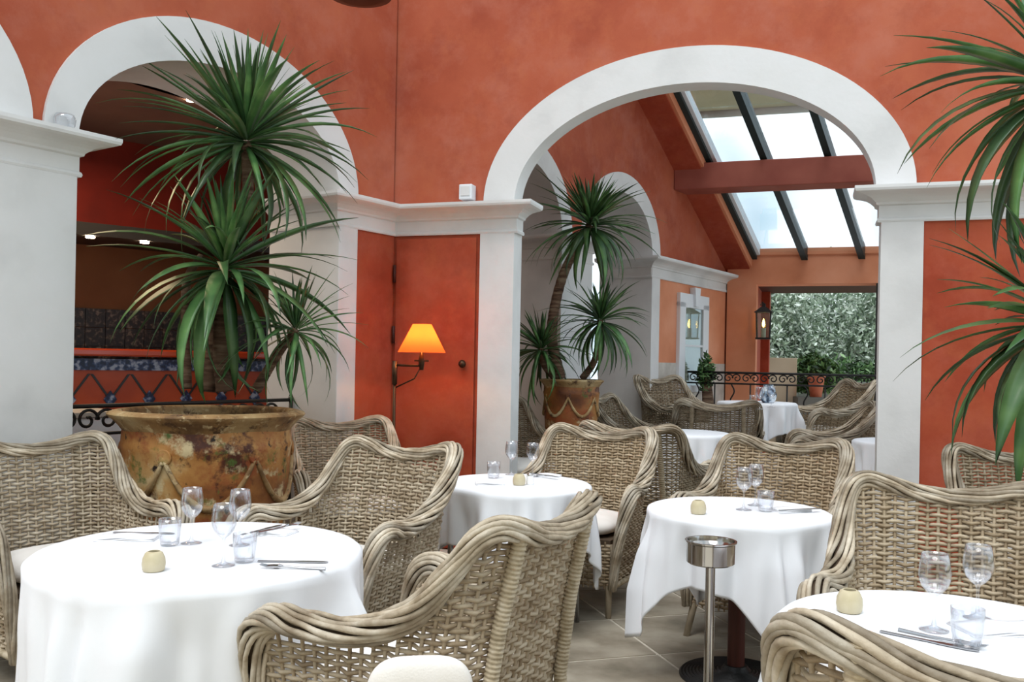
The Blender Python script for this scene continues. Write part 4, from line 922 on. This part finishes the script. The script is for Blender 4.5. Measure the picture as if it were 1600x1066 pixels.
# ------------------------------------------------------------------ garden
def foliage(name, c, rad, n, size, m, label, cat, grp=None, seed=0, trunkz=None):
    rs = np.random.RandomState(seed); t = thing(name, label, cat, (c[0], c[1], trunkz if trunkz is not None else c[2] - rad[2]), 0, grp)
    d = rs.normal(size=(n, 3)); d /= np.linalg.norm(d, axis=1)[:, None]; r = (rs.rand(n, 1) ** .4) * (1 + .18 * np.sin(d[:, :1] * 7 + seed) * np.cos(d[:, 2:] * 6 + d[:, 1:2] * 5)); P = d * r * np.array(rad)
    a = rs.normal(size=(n, 3)); a /= np.linalg.norm(a, axis=1)[:, None]; b = np.cross(a, rs.normal(size=(n, 3))); b /= np.linalg.norm(b, axis=1)[:, None]; sz = size * (.6 + .8 * rs.rand(n, 1))
    off = np.array([0, 0, c[2] - t.location.z])
    V = np.stack([P - a * sz, P + b * sz * .35, P + a * sz, P - b * sz * .35], 1).reshape(-1, 3) + off
    me = bpy.data.meshes.new('foliage'); me.from_pydata(V.tolist(), [], [(4 * i, 4 * i + 1, 4 * i + 2, 4 * i + 3) for i in range(n)]); o = link('foliage', me, m, t, False); o['kind'] = 'stuff'
    mb = MB(); mb.tube([(0, 0, 0), (.05, .02, off[2] * .5), (0, 0, off[2])], [.1, .08, .05], 8); mb.build('trunk', M['trunk'], t, smooth=True)
    return t
for i, (px, Y, zc, rx, rz, lab) in enumerate([(1205, 16.3, 1.4, 1.05, 1.75, 'pale grey-green garden tree behind the lantern'), (1290, 18.2, 1.6, 1.6, 1.95, 'grey-green garden tree at the middle of the opening'), (1385, 16.3, 1.4, 1.05, 1.75, 'grey-green garden tree at the right of the opening'), (1490, 18.6, 1.6, 1.6, 1.9, 'garden tree beyond the right pilaster'), (1110, 18.6, 1.5, 1.5, 1.9, 'garden tree behind the far orange wall')]):
    X = ray(px, 500)[0] * Y; foliage('garden_tree', (X, Y, zc), (rx, .85, rz), 26000, .055, M['bush'], lab, 'tree', 'garden trees beyond the opening', i, 0)
X, Y, _ = dep(1275, 572, 13.4); foliage('garden_shrub', (X, Y, 1.28), (.33, .3, .3), 2500, .06, M['bushdark'], 'dark green shrub beyond the railing in the garden', 'shrub', None, 9, 0)
X, Y, _ = dep(1240, 590, 15.5); foliage('garden_hedge', (X + 1.0, Y - .7, .7), (1.9, .4, .85), 9000, .06, M['bushdark'], 'dark hedge at the foot of the garden trees', 'hedge', None, 10, 0)
mb = MB(); x0 = dep(1178, 560, 13)[0]; x1 = dep(1246, 560, 13)[0]; mb.box((x0, 13, 0), (x1, 13.4, 1.53)); o = mb.build('garden_block', M['cream'], None, bevel=.01); tag(o, 'low cream wall block beyond the railing', 'wall')
st(o) if False else None
t = thing('stone_wall', 'low dark dry-stone wall beyond the railing', 'wall', (dep(1250, 600, 14.2)[0], 14.2, 0)); k = 0
for j in range(7):
    x = random.uniform(-.1, 0)
    while x < 2.6:
        w = random.uniform(.14, .34); mb = MB(); dd_ = random.uniform(-.03, .03)
        mb.add([(x + a * (w - .015) + random.uniform(-.012, .012), b * .3 + dd_ + random.uniform(-.015, .015), .17 * j + c * .155 + .005 * random.random()) for a in (0, 1) for b in (0, 1) for c in (0, 1)], [(0, 1, 3, 2), (4, 6, 7, 5), (0, 4, 5, 1), (2, 3, 7, 6), (0, 2, 6, 4), (1, 5, 7, 3)])
        mb.build('stone', M['dstone'], t); x += w; k += 1
p = dep(1275, 604, 12.9); mb = MB(); mb.lathe([(0, -.2), (.08, -.2), (.115, .06), (.13, .06), (.13, .10), (.11, .10), (.10, .04), (0, .03)], 24, c=(0, 0, .2)); o = mb.build('flower_pot', M['terracotta'], None, smooth=True, ang=40); o.location = (p[0], p[1], p[2] - .15); tag(o, 'small terracotta flower pot beyond the railing', 'flower pot')
mb = MB(); mb.box((p[0] - .3, p[1] - .15, 0), (p[0] + .3, p[1] + .15, p[2] - .152)); o = mb.build('pot_plinth', M['dstone'], None); tag(o, 'dark plinth carrying the terracotta flower pot', 'plinth')
# small plant seen in the inner window
X = fC(.9, -.2, 0); foliage('window_plant', (X[0], X[1], 1.30), (.10, .10, .22), 700, .035, M['bushdark'], 'green potted plant before the small inner window', 'plant', None, 14, .28)
# eave seen through the skylight
t = thing('neighbour_eave', 'cream house eave with grey gutter seen through the upper skylight panes', 'eave', (0, 0, 5.2))
e0 = dep(1086, 190, 13.5); e1_ = dep(1292, 182, 12.9)
mb = MB(); V = []
for z in (0, .25): V += [(e0[0], e0[1], z), (e1_[0], e1_[1], z), (e1_[0] - 1.6, e1_[1] - 3.1, z), (e0[0] - 1.6, e0[1] - 3.1, z)]
mb.add(V, [(0, 1, 2, 3), (4, 7, 6, 5), (0, 4, 5, 1), (1, 5, 6, 2), (2, 6, 7, 3), (3, 7, 4, 0)]); mb.build('soffit', M['cream'], t)
mb = MB(); mb.tube([(e0[0] - .1, e0[1] + .04, -.02), (e1_[0] + .1, e1_[1] + .04, -.02)], .07, 10); mb.tube([(e0[0] + .02, e0[1], -.03), (e0[0] - 1.6, e0[1] - 3.1, -.03)], .06, 8); mb.build('gutter', M['grey'], t, smooth=True)
print('objects', len(bpy.data.objects))
